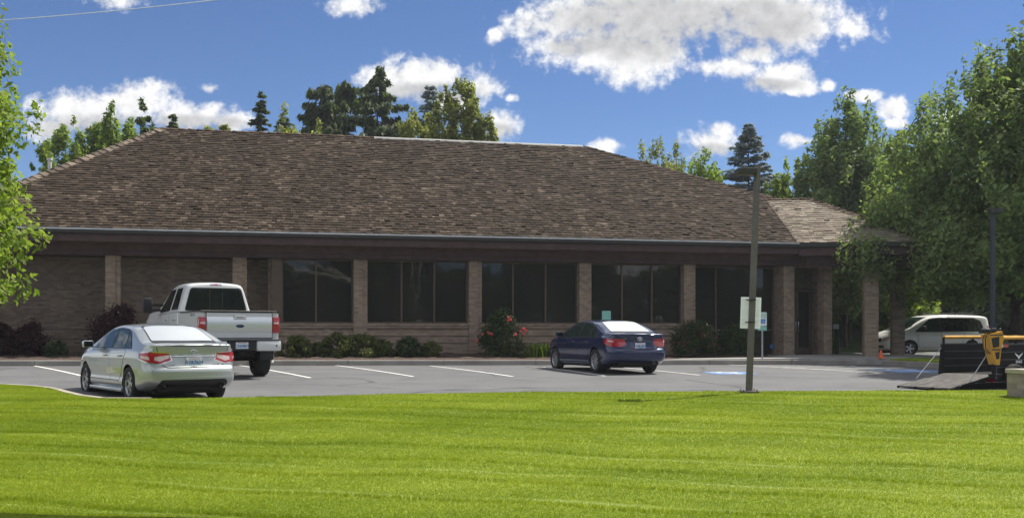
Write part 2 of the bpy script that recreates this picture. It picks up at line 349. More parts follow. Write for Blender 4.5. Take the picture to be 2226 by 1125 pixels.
m_clear = M('clear_lens', (.70, .52, .52), .12, 0, var=.15, vs=16, coat=1.)
m_amber = M('amber_lens', (.75, .30, .03), .2, coat=1.)
m_white = M('white_paint', (.66, .67, .665), .32, 0, var=.03, vs=1.5, coat=.7, spec=.5)
m_vanw = M('dusty_white_paint', (.80, .80, .775), .38, 0, var=.04, vs=1.5, coat=.5, dirt=((.48, .43, .35), .7, .9))
m_silver = M('silver_green_paint', (.41, .44, .435), .33, .55, var=.02, vs=1.5, coat=1.)
m_blue = M('blue_paint', (.004, .015, .072), .25, .2, var=.04, vs=1.5, coat=1.)
m_seam = M('panel_gap', (.02, .02, .02), .9)
m_plate = M('plate_face', (.72, .76, .80), .5, var=.12, vs=14)
m_ptxt = M('plate_letter', (.03, .10, .28), .5)
m_pmtn = M('plate_mountain', (.42, .58, .74), .5)
m_pred = M('plate_red', (.45, .06, .08), .5)
m_oval = M('oval_blue', (.02, .05, .16), .2, coat=1.)
m_line = M('road_paint', (.74, .74, .70), .8, var=.2, vs=7)
m_bluep = M('blue_road_paint', (.14, .27, .52), .8, var=.25, vs=5)
m_whitep = M('white_road_paint', (.82, .82, .82), .8, var=.1)
m_pole = M('bronze_pole', (.125, .115, .105), .5, .3, var=.12)
m_pole2 = M('dark_pole', (.055, .065, .075), .5, .3)
m_sign = M('sign_white', (.78, .80, .78), .5, var=.03)
def m_thin(name, base):
    t = NT(name); b = t.bsdf(Base_Color=col4(base), Roughness=.5); tr = t.n('ShaderNodeBsdfTranslucent'); tr.inputs[0].default_value = col4(base); mx = t.n('ShaderNodeMixShader'); mx.inputs[0].default_value = .55; t.l(b.outputs[0], mx.inputs[1]); t.l(tr.outputs[0], mx.inputs[2]); t.l(mx.outputs[0], t.out.inputs[0]); return t.m
m_board = m_thin('corrugated_plastic', (.86, .90, .88))
m_text = M('sign_print', (.30, .33, .32), .7)
m_teal = M('sign_teal', (.22, .50, .42), .5, var=.05)
m_sgblue = M('sign_blue', (.04, .22, .55), .5)
m_galv = M('galvanised', (.42, .43, .43), .5, .6)
m_orange = M('cone_orange', (.80, .14, .03), .5)
m_trail = M('trailer_black', (.014, .013, .012), .75, var=.3, spec=.2)
m_rib = M('rib_grey', (.06, .06, .06), .6)
m_ramp = M('ramp_steel', (.16, .15, .14), .6, .5, var=.35, vs=7)
m_yel = M('machine_yellow', (.62, .32, .02), .45, var=.12, coat=.3)
m_wire = M('cable', (.80, .85, .78), .5)
# ---------------------------------------------------------------- places: facade frame, car-park slope, picture rays
PHI = math.atan2(F, 11000-CX); U = np.array([math.cos(PHI), math.sin(PHI)]); NN = np.array([-U[1], U[0]])
P0 = np.array([(1100-CX)/F*39.5, 39.5]); K0 = np.array([1.16, 36.2])
def W(u, v): return P0+U*u+NN*v                         # facade (u along, v inward) to ground plan
def ray(px, py): return np.array([(px-CX)/F, 1.0, (HY-py)/F])
def fu(px, v=0.):
    d = ray(px, 0)[:2]; s, t = np.linalg.solve(np.array([d, -U]).T, P0+NN*v); return float(t)
def fz(px, py, v=0.):
    d = ray(px, 0)[:2]; s, t = np.linalg.solve(np.array([d, -U]).T, P0+NN*v); return float(CZ+s*(HY-py)/F)
def lotz(x, y):
    rx, ry = x-K0[0], y-K0[1]; u = np.clip(rx*U[0]+ry*U[1], -18, 16); v = np.clip(-(rx*NN[0]+ry*NN[1]), 0, 17)
    return -.0055*u*np.clip(1-v/14, 0, 1)-.0014*v*v
def lot(px, py, dz=0.):
    r = ray(px, py); d = 30.
    for _ in range(40):
        zz = float(lotz(r[0]*d, d))+dz; d = .5*d+.5*(zz-CZ)/r[2]
    return Vector((r[0]*d, d, float(lotz(r[0]*d, d))+dz))
def at(px, py, d): r = ray(px, py); return Vector((r[0]*d, d, CZ+r[2]*d))
def kind(o, k='structure'): o['kind'] = k; return o
KW = float((P0-K0) @ NN)                                 # bed width, kerb face to column plane

# ---------------------------------------------------------------- ground
def terrain_z(x, y):
    rx, ry = x-P0[0], y-P0[1]; u = rx*U[0]+ry*U[1]; v = rx*NN[0]+ry*NN[1]
    a = np.clip((v+1.5)/1.2, 0, 1); z = -1.1+a*1.12
    z = np.where(y < 8, -.72, z)
    bank = np.clip((v-10)/16, 0, 1)*np.clip((u-12)/7, 0, 1); z = z+2.1*bank*bank*(3-2*bank)
    return z
def make_ground():
    a = np.concatenate([-np.geomspace(60, 320, 14)[::-1], np.linspace(-58, 58, 100), np.geomspace(60, 320, 14)])
    b = np.concatenate([-np.geomspace(12, 320, 20)[::-1], np.linspace(-10, 90, 110), np.geomspace(92, 320, 14)])
    X, Y = np.meshgrid(a, b, indexing='ij'); Z = terrain_z(X, Y)
    t = NT('rough_grass'); c = t.coord('Object'); f = t.math('ADD', t.math('MULTIPLY', t.noise(c, .4, 5), .6), t.math('MULTIPLY', t.noise(c, 12, 4), .4))
    mt = t.done(t.bsdf(Base_Color=t.ramp(f, [(.3, (.03, .055, .010)), (.7, (.075, .115, .022))]), Roughness=.9))
    kind(link('ground', grid_mesh('ground', np.stack([X, Y, Z], -1)), mt))
    # car park
    uu = np.arange(-34, 40.1, .5); vv = np.concatenate([[-.12], np.arange(0, 17.6, .5)])
    Ug, Vg = np.meshgrid(uu, vv, indexing='ij'); P = K0[None, None]+Ug[..., None]*U-Vg[..., None]*NN
    kind(link('parking_lot', grid_mesh('parking_lot', np.dstack([P, lotz(P[..., 0], P[..., 1])])), m_asphalt))
    # drive at the far right, behind the porch
    uu = np.linspace(12, 44, 40); vv = np.linspace(1.0, 11.5, 20); Ug, Vg = np.meshgrid(uu, vv, indexing='ij'); P = P0+Ug[..., None]*U+Vg[..., None]*NN
    kind(link('driveway', grid_mesh('driveway', np.dstack([P, np.full(P.shape[:2], .05)])), m_drive))
make_ground()

LE = np.array([(-17, 26.6), (-14, 25.3), (-11.1, 24), (-10.2, 23.3), (-9.4, 22.4), (-8.5, 20.9), (-7.8, 19.8), (-7.07, 18.95), (-6.2, 18.9), (-4.5, 19.25), (-2, 19.7), (0, 20), (5, 20.3), (10, 20.7), (14, 21), (18, 21.4)])
LZ = np.array([-.07, -.06, -.05, -.05, -.05, -.05, -.05, -.05, -.05, -.045, -.015, 0, .005, .005, .005, .005])
def lawn_edge(x): return np.interp(x, LE[:, 0], LE[:, 1])
def near_edge(x): return 9.13-.137*(x+4.25)
def lawn_z(x, y):
    d = lawn_edge(x)-y; s = np.interp(x, LE[:, 0], LZ)
    # far left nose: follow the slope seen from further back so that the bank stays smooth
    d = np.where(x < -7, np.minimum(d, 20.0-y+np.clip(-(x+7)*.55, 0, 4)), d)
    return s-.036*np.clip(d, 0, 20)+.012*np.sin(x*1.3+y*.7)*np.clip(d/3, 0, 1)+.008*np.sin(x*2.7-y*1.9)*np.clip(d/3, 0, 1)
def make_lawn():
    xs = np.linspace(-17, 18, 240); ts = np.linspace(0, 1, 90)
    X = np.repeat(xs[:, None], 90, 1); e0 = near_edge(X); Y = e0+(lawn_edge(X)-e0)*ts[None]
    Z = lawn_z(X, Y)
    P = np.dstack([X, Y, Z])
    back = P[:, -1:].copy(); back[..., 2] -= .22; front = P[:, :1].copy(); front[..., 2] -= .16
    P = np.concatenate([front, P, back], 1)
    kind(link('lawn', grid_mesh('lawn', P), m_grass))
    # soil edge and pavement in front of the lawn
    xs2 = np.linspace(-17, 18, 40); A = np.stack([np.stack([xs2, near_edge(xs2)+.06, lawn_z(xs2, near_edge(xs2))-.10], -1), np.stack([xs2, near_edge(xs2)-.35, lawn_z(xs2, near_edge(xs2))-.13], -1)], 1)
    kind(link('soil_strip', grid_mesh('soil_strip', A), m_mul))
    A = np.stack([A[:, 1]+np.array([0, 0, .03]), A[:, 1]+np.array([0, -2.2, .0])], 1)
    kind(link('pavement', grid_mesh('pavement', A), m_walk))
    # edging kerb round the left nose of the lawn
    m = MB(); ed = [(x, y) for x, y in LE if x < -6]
    for (xa, ya), (xb, yb) in zip(ed[:-1], ed[1:]):
        t = Vector((xb-xa, yb-ya, 0)).normalized(); n = Vector((-t.y, t.x, 0))*.13
        za, zb = float(lawn_z(xa, ya))+.015, float(lawn_z(xb, yb))+.015
        a, b = Vector((xa, ya, za)), Vector((xb, yb, zb)); dn = Vector((0, 0, -.3))
        m.quad(a, b, b+n, a+n); m.quad(a+n, b+n, b+n+dn, a+n+dn); m.quad(a, a+dn, b+dn, b)
    kind(m.build('edging_kerb', m_edgek))
    # grass blades
    n = 700000; x = RNG.uniform(-12.5, 12, n*2); tt = RNG.uniform(0, 1, n*2)**1.25; e0 = near_edge(x); y = e0+(lawn_edge(x)-e0)*tt
    k = (np.abs(x-.0) < y*.475+.3); x = x[k][:n]; y = y[k][:n]; n = len(x); z = lawn_z(x, y)-.004
    rowd = (y+.27*x); h = RNG.uniform(.012, .026, n)*(1+.8*(np.mod(rowd/1.06+.06*np.sin(x*1.7), 1) > .9)); w = .0022+.00022*y
    a = RNG.uniform(0, 2*np.pi, n); ca, sa = np.cos(a)*w, np.sin(a)*w; lx, ly = RNG.normal(0, .018, n), RNG.normal(0, .018, n)
    V = np.empty((n, 3, 3)); V[:, 0] = np.stack([x-ca, y-sa, z], -1); V[:, 1] = np.stack([x+ca, y+sa, z], -1); V[:, 2] = np.stack([x+lx, y+ly, z+h], -1)
    o = link('grass', fast_mesh('grass', V.reshape(-1, 3), 3), m_blade)
    tag(o, 'short bright green mown grass covering the foreground lawn', 'grass', kind='stuff')
make_lawn()

# ---------------------------------------------------------------- kerb, bed, walk, markings
UR = float((lot(1860, 790).to_2d()-Vector(K0)) @ Vector(U))
def kerb_run(m, pts, w=.16, h=.17, seg=3.0):
    for a, b in zip(pts[:-1], pts[1:]):
        a, b = Vector(a), Vector(b); L = (b-a).length; k = max(1, round(L/seg)); t = (b-a)/L; n = Vector((-t.y, t.x, 0)).normalized()
        for i in range(k):
            p, q = a+t*(L*i/k+.008), a+t*(L*(i+1)/k-.008)
            zp, zq = float(lotz(p.x, p.y)), float(lotz(q.x, q.y))
            prof = [(0, -.1), (.012, h-.025), (.035, h), (w, h), (w, -.1)]
            vs = [Vector((e.x, e.y, zz))+n*o+Vector((0, 0, dz)) for e, zz in ((p, zp), (q, zq)) for o, dz in prof]
            m.add(vs, [(j, (j+1) % 5, 5+(j+1) % 5, 5+j) for j in range(5)]+[(4, 3, 2, 1, 0), (5, 6, 7, 8, 9)])
def make_kerbs():
    m = MB(); pt = lambda u: (*(K0+U*u), 0)
    e = lot(2045, 800); kerb_run(m, [pt(-34), pt(UR)])
    c0 = Vector(pt(UR)); e0 = Vector((e.x, e.y, 0)); tip = e0+Vector((.9, .15, 0)); far = tip+Vector((1.6, 3.0, 0))
    kerb_run(m, [c0, e0, tip, far], seg=2.2)
    kind(m.build('kerb', m_kerb))
    # grass island behind the bent kerb
    tn = (e0-c0).normalized(); nn = Vector((-tn.y, tn.x, 0))
    a = c0+tn*.9+nn*.17; b = e0+nn*.17; c = far+Vector((-.3, .3, 0)); d = a+Vector((1.4, 1.9, 0))
    g = [a, b, tip+Vector((-.12, .14, 0)), c, d]
    m = MB(); m.add([Vector((p.x, p.y, .16)) for p in g]+[Vector((p.x, p.y, .02)) for p in g], [(0, 1, 2, 3, 4)]+[(i, (i+1) % 5, 5+(i+1) % 5, 5+i) for i in range(5)])
    kind(m.build('grass_island', m_grass))
    # planting bed
    uu = np.linspace(-33, fu(1712)+.2, 190); vv = np.linspace(-KW+.15, 1.75, 26); Ug, Vg = np.meshgrid(uu, vv, indexing='ij')
    P = P0+Ug[..., None]*U+Vg[..., None]*NN; t = (Vg+KW)/KW
    z = -.0055*np.clip(Ug, -18, 16)+.135+np.clip(t, 0, 1)*np.interp(Ug, [4, 9], [.19, .05])+.018*np.sin(Ug*5.1+Vg*3.7)+.015*np.sin(Ug*11.3-Vg*7.9)+RNG.normal(0, .008, Ug.shape)
    kind(link('planting_bed', grid_mesh('planting_bed', np.dstack([P, z])), m_mul))
    # concrete walk from the car park to the doors
    w = MB(); zt = .215
    poly = [W(fu(1440, -KW), -KW+.165), W(UR+.35, -KW+.165), *[np.array([q.x, q.y]) for q in (c0+tn*.9+nn*.17,)], W(18.2, -1.0), W(18.2, 2.6), W(fu(1700), 2.6), W(fu(1700), -.75), W(fu(1600), -1.7), W(fu(1440), -2.2)]
    poly = [W(fu(1440, -KW), -KW+.165), W(UR-.1, -KW+.165), (c0+tn*.95+nn*.17).to_2d(), W(17.0, -1.4), W(17.4, 3.4), W(fu(1690), 3.4), W(fu(1690), -.8), W(fu(1600), -1.9), W(fu(1440), -2.5)]
    n = len(poly); zs = [.155, .165, .165, .17, .19, .215, .215, .18, .17]
    w.add([(p[0], p[1], z) for p, z in zip(poly, zs)]+[(p[0], p[1], -.05) for p in poly], [tuple(range(n))]+[(i, (i+1) % n, n+(i+1) % n, n+i) for i in range(n)])
    kind(w.build('entrance_walk', m_walk))
make_kerbs()
def stripe(m, a, b, w=.10, mi=0, lift=.007):
    a, b = lot(*a), lot(*b); t = (b-a).to_2d().normalized(); n = Vector((-t.y, t.x))*w*.5; k = 10; pa = None
    for i in range(k+1):
        c = a.to_2d().lerp(b.to_2d(), i/k); l, r = c+n, c-n
        cur = (Vector((l.x, l.y, float(lotz(l.x, l.y))+lift)), Vector((r.x, r.y, float(lotz(r.x, r.y))+lift)))
        if pa: m.quad(pa[0], cur[0], cur[1], pa[1], mi)
        pa = cur
def make_marks():
    m = MB()
    for a, b in (((75, 795), (262, 838)), ((512, 793), (675, 821)), ((730, 794), (898, 818)), ((935, 795), (1115, 818)), ((1181, 798), (1315, 817)), ((1334, 797), (1521, 815))): stripe(m, a, b)
    kind(m.build('parking_line', m_line))
    m = MB()
    for a, b in (((1450, 786), (1910, 811)), ((1560, 792), (1875, 791.6)), ((1590, 794.2), (1860, 795.5)), ((1640, 797), (1850, 799.5)), ((1700, 800), (1880, 804))): stripe(m, a, b, .085)
    kind(m.build('aisle_hatching', m_line))
    def pad(name, c, ru, rv, ang):
        cc = lot(*c); ux = Vector((math.cos(ang), math.sin(ang))); uy = Vector((-ux.y, ux.x))
        def P(a, b, l): q = cc.to_2d()+ux*a+uy*b; return Vector((q.x, q.y, float(lotz(q.x, q.y))+l))
        m = MB(); k = 6
        for i in range(k):
            for j in range(k):
                a0, a1, b0, b1 = [-ru+2*ru*i/k, -ru+2*ru*(i+1)/k, -rv+2*rv*j/k, -rv+2*rv*(j+1)/k]
                m.quad(P(a0, b0, .007), P(a1, b0, .007), P(a1, b1, .007), P(a0, b1, .007))
        def ln(pts, w):
            for (xa, ya), (xb, yb) in zip(pts[:-1], pts[1:]):
                t = Vector((xb-xa, yb-ya)).normalized(); n = Vector((-t.y, t.x))*w
                m.quad(P(xa+n.x, ya+n.y, .012), P(xb+n.x, yb+n.y, .012), P(xb-n.x, yb-n.y, .012), P(xa-n.x, ya-n.y, .012), 1)
        s = rv*.95; arc = [(.02*s+math.cos(q)*.42*s-.06*s, -.38*s+math.sin(q)*.42*s) for q in np.linspace(R(150), R(395), 14)]
        ln(arc, .05); ln([(-.12*s, .55*s), (-.05*s, -.12*s), (.36*s, -.12*s), (.55*s, -.62*s), (.72*s, -.56*s)], .055); ln([(-.08*s, .2*s), (.28*s, .2*s)], .045)
        ln([(-.12*s-.1*s*math.cos(q)+.0, .75*s+.1*s*math.sin(q)) for q in np.linspace(0, 2*math.pi, 9)], .06)
        kind(m.build(name, [m_bluep, m_whitep]))
    pad('accessible_marking', (1587, 810.5), .62, .62, PHI+R(180)); pad('accessible_marking', (1972, 805.5), .8, 1.0, PHI+R(180))
make_marks()

# ---------------------------------------------------------------- building
BLD = empty('brick_building', (P0[0], P0[1], 0), PHI, 'long single storey brown brick office with a large hipped wood shake roof', 'building')
ZB, ZS, ZH = .05, 1.37, 3.60            # below-ground base, window sill, beam underside
ZE, VE, PT = 4.40, -.80, .50            # eave height and overhang, roof pitch
COLS = [-17.36, -13.31+.0, -9.25, -5.18, -1.11, 2.98, 7.05, 11.11]
def loc_ray(px, py):
    r = ray(px, py); c = -P0
    return np.array([c @ U, c @ NN, CZ]), np.array([r[:2] @ U, r[:2] @ NN, r[2]])
def roof_hit(px, py):
    o, d = loc_ray(px, py); s = (ZE+PT*(o[1]-VE)-o[2])/(d[2]-PT*d[1]); return o+d*s
AL, AR = roof_hit(350, 279), roof_hit(1268, 321)
vr = (AL[1]+AR[1])/2; AL[1] = AR[1] = vr; AL[2] = AR[2] = ZE+PT*(vr-VE)
UL, URR = fu(-191, VE), fu(2060, VE)
MLOC = {}
def shakes(O, ax, up, nrm, L, lef, rig, name, mat, parent, row=.235, wmin=.11, wmax=.27, th=(.022, .046), seed=1):
    """rows of split shakes on a sloping plane; the object's own axes lie along eave, slope and normal"""
    rng = random.Random(seed); V = []
    s = -.04; r = 0
    while s < L:
        s1 = min(s+row*1.25, L); x = lef(max(s, 0))+rng.uniform(-.1, 0); xe = rig(max(s, 0))
        while x < xe:
            w = rng.uniform(wmin, wmax); x1 = min(x+w-.008, xe+.03); b = s+rng.uniform(-.022, .022)+(rng.random() < .06)*rng.uniform(-.06, .04); t = rng.uniform(*th)+(rng.random() < .05)*.02
            tl = t+rng.uniform(-.005, .005)
            # keep the top edge inside the sloping outline
            l1, r1 = lef(max(s1, 0)), rig(max(s1, 0)); xa, xb = max(x, min(l1, x1)) if l1 > x else x, x1
            ta = min(max(x, l1-.02), x1); tb = max(min(x1, r1+.02), x)
            if x1-x > .03:
                p = [(x, b, t), (x1, b, tl), (tb, s1, .001), (ta, s1, .001), (x, b, -.012), (x1, b, -.012)]
                V.append(p)
            x += w
        s += row*rng.uniform(.97, 1.03); r += 1
    m = MB()
    for p in V: m.add(p, [(0, 1, 2, 3), (4, 5, 1, 0), (5, 2, 1), (4, 0, 3)])
    me = bpy.data.meshes.new(name); me.from_pydata(m.v, [], m.f); o = link(name, me, mat, parent)
    o.matrix_local = MLOC[name] = Matrix(((ax[0], up[0], nrm[0], O[0]), (ax[1], up[1], nrm[1], O[1]), (ax[2], up[2], nrm[2], O[2]), (0, 0, 0, 1)))
    return o
def make_roof():
    k = math.sqrt(1+PT*PT); Ls = (vr-VE)*k
    lef = lambda s: UL+(AL[0]-UL)*s/Ls; rig = lambda s: URR+(AR[0]-URR)*s/Ls
    roof = shakes((0, VE, ZE+.03), (1, 0, 0), (0, 1/k, PT/k), (0, -PT/k, 1/k), Ls, lef, rig, 'roof', m_roof, BLD, seed=3)
    roof['label'] = 'brown weathered cedar shake main roof slope'
    # solid deck under the shakes: four slopes, and the underside
    vb = vr+(vr-VE); dk = MB(); z0 = ZE-.0
    q = [(UL, VE, z0), (URR, VE, z0), (URR, vb, z0), (UL, vb, z0), (AL[0], vr, AL[2]), (AR[0], vr, AR[2])]
    dk.add(q, [(0, 1, 5, 4), (1, 2, 5), (2, 3, 4, 5), (3, 0, 4)]); dk.build('roof_deck', m_roof, BLD)
    # side slopes get shakes too
    for s, (E0, E1, A) in enumerate((((UL, vb), (UL, VE), AL), ((URR, VE), (URR, vb), AR))):
        a = Vector((E1[0]-E0[0], E1[1]-E0[1], 0)); Lw = a.length; a.normalize(); foot = Vector((A[0], A[1], 0))-Vector((E0[0], E0[1], 0)); t0 = foot.dot(a)
        inn = (foot-a*t0); run = inn.length; inn.normalize(); rise = A[2]-ZE; sl_ = math.hypot(run, rise); up = (inn*run+Vector((0, 0, rise)))/sl_; nr = a.cross(up)
        shakes((E0[0], E0[1], ZE+.03), a, up, nr, sl_, lambda q, t0=t0, sl_=sl_: t0*q/sl_, lambda q, t0=t0, sl_=sl_, Lw=Lw: Lw+(t0-Lw)*q/sl_, 'side_slope', m_roof, BLD, seed=11+s)
    def caps(a, b, name, mat, w=.15, step=.36, seed=2, parent=roof, zoff=.05):
        a, b = Vector(a), Vector(b); d = (b-a); L = d.length; d.normalize(); side = d.cross(Vector((0, 0, 1))).normalized(); up = side.cross(d); rr = random.Random(seed); m = MB(); x = 0
        while x < L:
            p, q = a+d*x, a+d*min(x+step*1.15, L); dr = w*.42; j = rr.uniform(.03, .05)
            for sg in (-1, 1):
                e = side*sg*w*rr.uniform(.9, 1.1)-Vector((0, 0, 1))*dr
                l = [p+up*(zoff+j), q+up*zoff, q+e+up*(zoff-.0), p+e+up*(zoff+j)]
                m.add(l+[v-up*.03 for v in l], [(0, 1, 2, 3), (4, 7, 6, 5), (0, 3, 7, 4), (3, 2, 6, 7), (1, 0, 4, 5), (2, 1, 5, 6)])
            x += step
        o = m.build(name, mat, BLD); o.parent = parent; o.matrix_parent_inverse = MLOC['roof'].inverted(); return o
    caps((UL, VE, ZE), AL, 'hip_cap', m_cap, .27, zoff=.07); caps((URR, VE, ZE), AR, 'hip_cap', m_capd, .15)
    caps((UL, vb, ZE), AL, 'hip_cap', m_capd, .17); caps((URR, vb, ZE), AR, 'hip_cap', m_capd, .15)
    xm = roof_hit(812, 299)[0]
    caps(AL, (xm, vr, AL[2]), 'ridge_cap', m_capd, .15)
    m = MB(); z = AL[2]
    for i in range(6):
        x0, x1 = xm+(AR[0]-xm)*i/6, xm+(AR[0]-xm)*(i+1)/6-.01; h = .03+.004*(i % 2)
        prof = [(-.2, -.045), (-.17, .0+h*.2), (-.03, h+.03), (.03, h+.03), (.17, .04), (.2, -.06)]
        m.add([(x, vr+a, z+b) for x in (x0, x1) for a, b in prof], [(j, j+1, 7+j, 6+j) for j in range(5)]+[(0, 1, 2, 3, 4, 5), (11, 10, 9, 8, 7, 6)])
    o = m.build('ridge_flashing', m_flash, BLD); o.parent = roof; o.matrix_parent_inverse = MLOC['roof'].inverted(); o['label'] = 'pale metal ridge flashing over the right half of the ridge'
    # vent pipe on the left slope
    p = roof_hit(108, 372); m = MB(); c = Vector((p[0]-1.2, p[1]+.9, p[2]-.1)); o_, d_ = loc_ray(108, 345); s = (c.y-o_[1])/d_[1]; c.x = (o_+d_*s)[0]; zt = (o_+d_*s)[2]
    m.tube([(c.x, c.y, zt-1.1), (c.x, c.y, zt)], .07, 10); m.tube([(c.x, c.y, zt-.06), (c.x, c.y, zt+.02)], .1, 10); m.build('vent_pipe', m_pipe, BLD, True, 40)
make_roof()

UV = fu(1735, VE)                        # where the porch roof meets the main eave
def make_trim():
    def run(name, mat, prof, u0, u1, parent=BLD):
        m = MB(); n = len(prof); m.add([(u, v, z) for u in (u0, u1) for v, z in prof], [(j, (j+1) % n, n+(j+1) % n, n+j) for j in range(n)]+[tuple(range(n-1, -1, -1)), tuple(range(n, 2*n))]); return m.build(name, mat, parent)
    g = run('gutter', m_gut, [(VE-.13, ZE-.13), (VE-.15, ZE-.005), (VE-.02, ZE-.005), (VE-.02, ZE-.17), (VE-.08, ZE-.17)], UL-.1, UV-.02)
    run('gutter_lip', m_lip, [(VE-.160, ZE-.040), (VE-.160, ZE+.010), (VE-.115, ZE+.010), (VE-.115, ZE-.0)], UL-.1, UV-.02, g)
    run('fascia_board', m_fascia, [(VE-.018, ZE-.40), (VE-.018, ZE-.03), (VE+.03, ZE-.03), (VE+.03, ZE-.40)], UL, UV)
    run('soffit', m_soffit, [(VE+.03, ZE-.40), (VE+.03, ZE-.36), (1.7, ZE-.36), (1.7, ZE-.40)], UL, UV)
    run('beam', m_fascia2, [(-.16, ZH+.17), (-.16, ZH+.41), (.02, ZH+.41), (.02, ZH+.17)], UL+.3, UV+.4)
    run('beam', m_fascia, [(-.10, ZH), (-.10, ZH+.168), (.30, ZH+.168), (.30, ZH)], UL+.3, UV+.4)
    run('window_soffit', m_fascia, [(.30, ZH+.01), (.30, ZH+.05), (1.7, ZH+.05), (1.7, ZH+.01)], UL+.3, UV+.4)
    m = MB(); u = fu(1548, -.5); m.tube([(u, -.62, ZE-.17), (u, -.62, ZE-.33), (u, -.5, ZE-.36)], .045, 8); m.build('downspout', m_galv, BLD, True)
make_trim()
def make_walls():
    ub = fu(590, .5)                     # left of this the wall is set deep behind the columns
    uR = fu(1803, .3)
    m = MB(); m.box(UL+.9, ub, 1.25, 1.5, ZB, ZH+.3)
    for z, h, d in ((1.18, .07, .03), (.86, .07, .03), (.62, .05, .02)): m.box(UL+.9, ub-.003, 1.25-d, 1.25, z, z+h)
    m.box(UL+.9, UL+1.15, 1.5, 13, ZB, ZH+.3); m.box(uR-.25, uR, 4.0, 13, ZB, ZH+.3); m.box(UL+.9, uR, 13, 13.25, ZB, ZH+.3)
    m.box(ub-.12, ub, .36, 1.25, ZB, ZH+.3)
    w = m.build('wall', m_brk_shade, BLD); w['label'] = 'dark shaded brick wall set back behind the left columns'
    # columns: wide face with a narrow stepped return on the right
    hw = .235
    for i, u in enumerate(COLS):
        m = MB(); zb = ZB
        m.box(u-hw, u+hw-.15, 0, .5, zb, ZH+.002); m.box(u+hw-.15, u+hw, .045, .5, zb, ZH+.001)
        c = m.build('brick_column', m_brk, BLD)
    # window bays
    for i in range(3, 7):
        a = COLS[i-1]+hw if i > 3 else ub; b = COLS[i]-hw
        if i == 7: continue
        m = MB(); m.box(a, b, .10, .42, ZB, ZS-.22)
        m.box(a, b, .06, .42, ZS-.15, ZS-.06); m.box(a, b, .13, .42, ZS-.22, ZS-.15)
        for z in (.95, .70): m.box(a, b, .07, .1, z, z+.06)
        m.build('sill_wall', m_brk, BLD)
        m = MB(); m.box(a, b, .035, .45, ZS-.06, ZS+.015); m.build('sill', m_brk, BLD)
    def window(a, b, z0, z1, mull, vv=.30, trans=(), fr=.05):
        m = MB(); f = fr
        m.box(a, a+f, vv, vv+.1, z0, z1); m.box(b-f, b, vv, vv+.1, z0, z1); m.box(a+f, b-f, vv, vv+.1, z0, z0+f); m.box(a+f, b-f, vv, vv+.1, z1-f, z1)
        xs = [a+f]
        for x in mull: m.box(x-.028, x+.028, vv-.01, vv+.1, z0+f, z1-f); xs += [x-.028, x+.028]
        for z in trans: m.box(a+f, b-f, vv+.004, vv+.096, z-.03, z+.03)
        xs.append(b-f); w = m.build('window', m_frame, BLD)
        for x0, x1 in zip(xs[::2], xs[1::2]):
            p = MB(); t = random.uniform(-.004, .004); y = vv+.05
            p.add([(x0-.01, y-t, z0+f-.01), (x1+.01, y+t, z0+f-.01), (x1+.01, y+t, z1-f+.01), (x0-.01, y-t, z1-f+.01)]+[(x0-.01, y+.015, z0+f-.01), (x1+.01, y+.015, z0+f-.01), (x1+.01, y+.015, z1-f+.01), (x0-.01, y+.015, z1-f+.01)],
                  [(0, 1, 2, 3), (7, 6, 5, 4), (0, 3, 7, 4), (1, 5, 6, 2), (0, 4, 5, 1), (3, 2, 6, 7)]); p.build('pane', m_win, w)
    v = .30; jam = .09
    m = MB(); m.box(ub, fu(613, v), .12, .42, ZS, ZH+.02); m.build('window_jamb', m_frame, BLD)
    window(fu(613, v), COLS[3]-hw, ZS+.015, ZH, [fu(687, v)])
    window(COLS[3]+hw, COLS[4]-hw, ZS+.015, ZH, [fu(873, v), fu(944, v)])
    window(COLS[4]+hw, COLS[5]-hw, ZS+.015, ZH, [fu(1115, v), fu(1186, v)])
    window(COLS[5]+hw, COLS[6]-hw, ZS+.015, ZH, [fu(1352, v), fu(1417, v)])
    # full-height glazing right of the last sill, standing a little deeper
    window(COLS[6]+hw, COLS[7]-hw, .12, ZH, [fu(1556, .8), fu(1632, .8)], .8, (1.16,), .07)
    
    for q0 in (COLS[6]+hw-.2, COLS[7]-hw): m = MB(); m.box(q0, q0+.2, .5, .82, ZB, ZH); m.build('return_wall', m_brk, BLD)
    s = MB(); uu = fu(1678, .78); s.box(uu-.06, uu+.06, .795, .80, .44, .60); s.build('door_sticker', m_sgblue, BLD)
    # recessed entrance: brick piers and two glazed doors
    a = fu(1786, .3)
    for v0, v1 in ((.1, .62), (2.6, 3.1)): m = MB(); m.box(a, uR, v0, v1, ZB, ZH); m.build('brick_pier', m_brk, BLD)
    u0 = COLS[7]+hw
    def door(a, b, vv, hinge):
        d = MB(); st = .075; z0, z1 = .24, 2.75
        d.box(a, a+st, vv, vv+.06, z0, z1); d.box(b-st, b, vv, vv+.06, z0, z1); d.box(a+st, b-st, vv, vv+.06, z0, z0+.22); d.box(a+st, b-st, vv, vv+.06, z1-.1, z1)
        o = d.build('door', m_frame, BLD); g = MB(); g.box(a+st-.004, b-st+.004, vv+.02, vv+.035, z0+.21, z1-.09); g.build('pane', m_win, o)
        h = MB(); x = b-st/2 if hinge else a+st/2; h.tube([(x, vv-.0, 1.05), (x, vv-.06, 1.08), (x, vv-.06, 1.5), (x, vv, 1.53)], .016, 8); h.build('handle', m_chrome, o, True)
    mid = (u0+a)/2; door(u0+.03, mid-.02, 1.1, True); door(mid+.02, a-.03, 1.1, False)
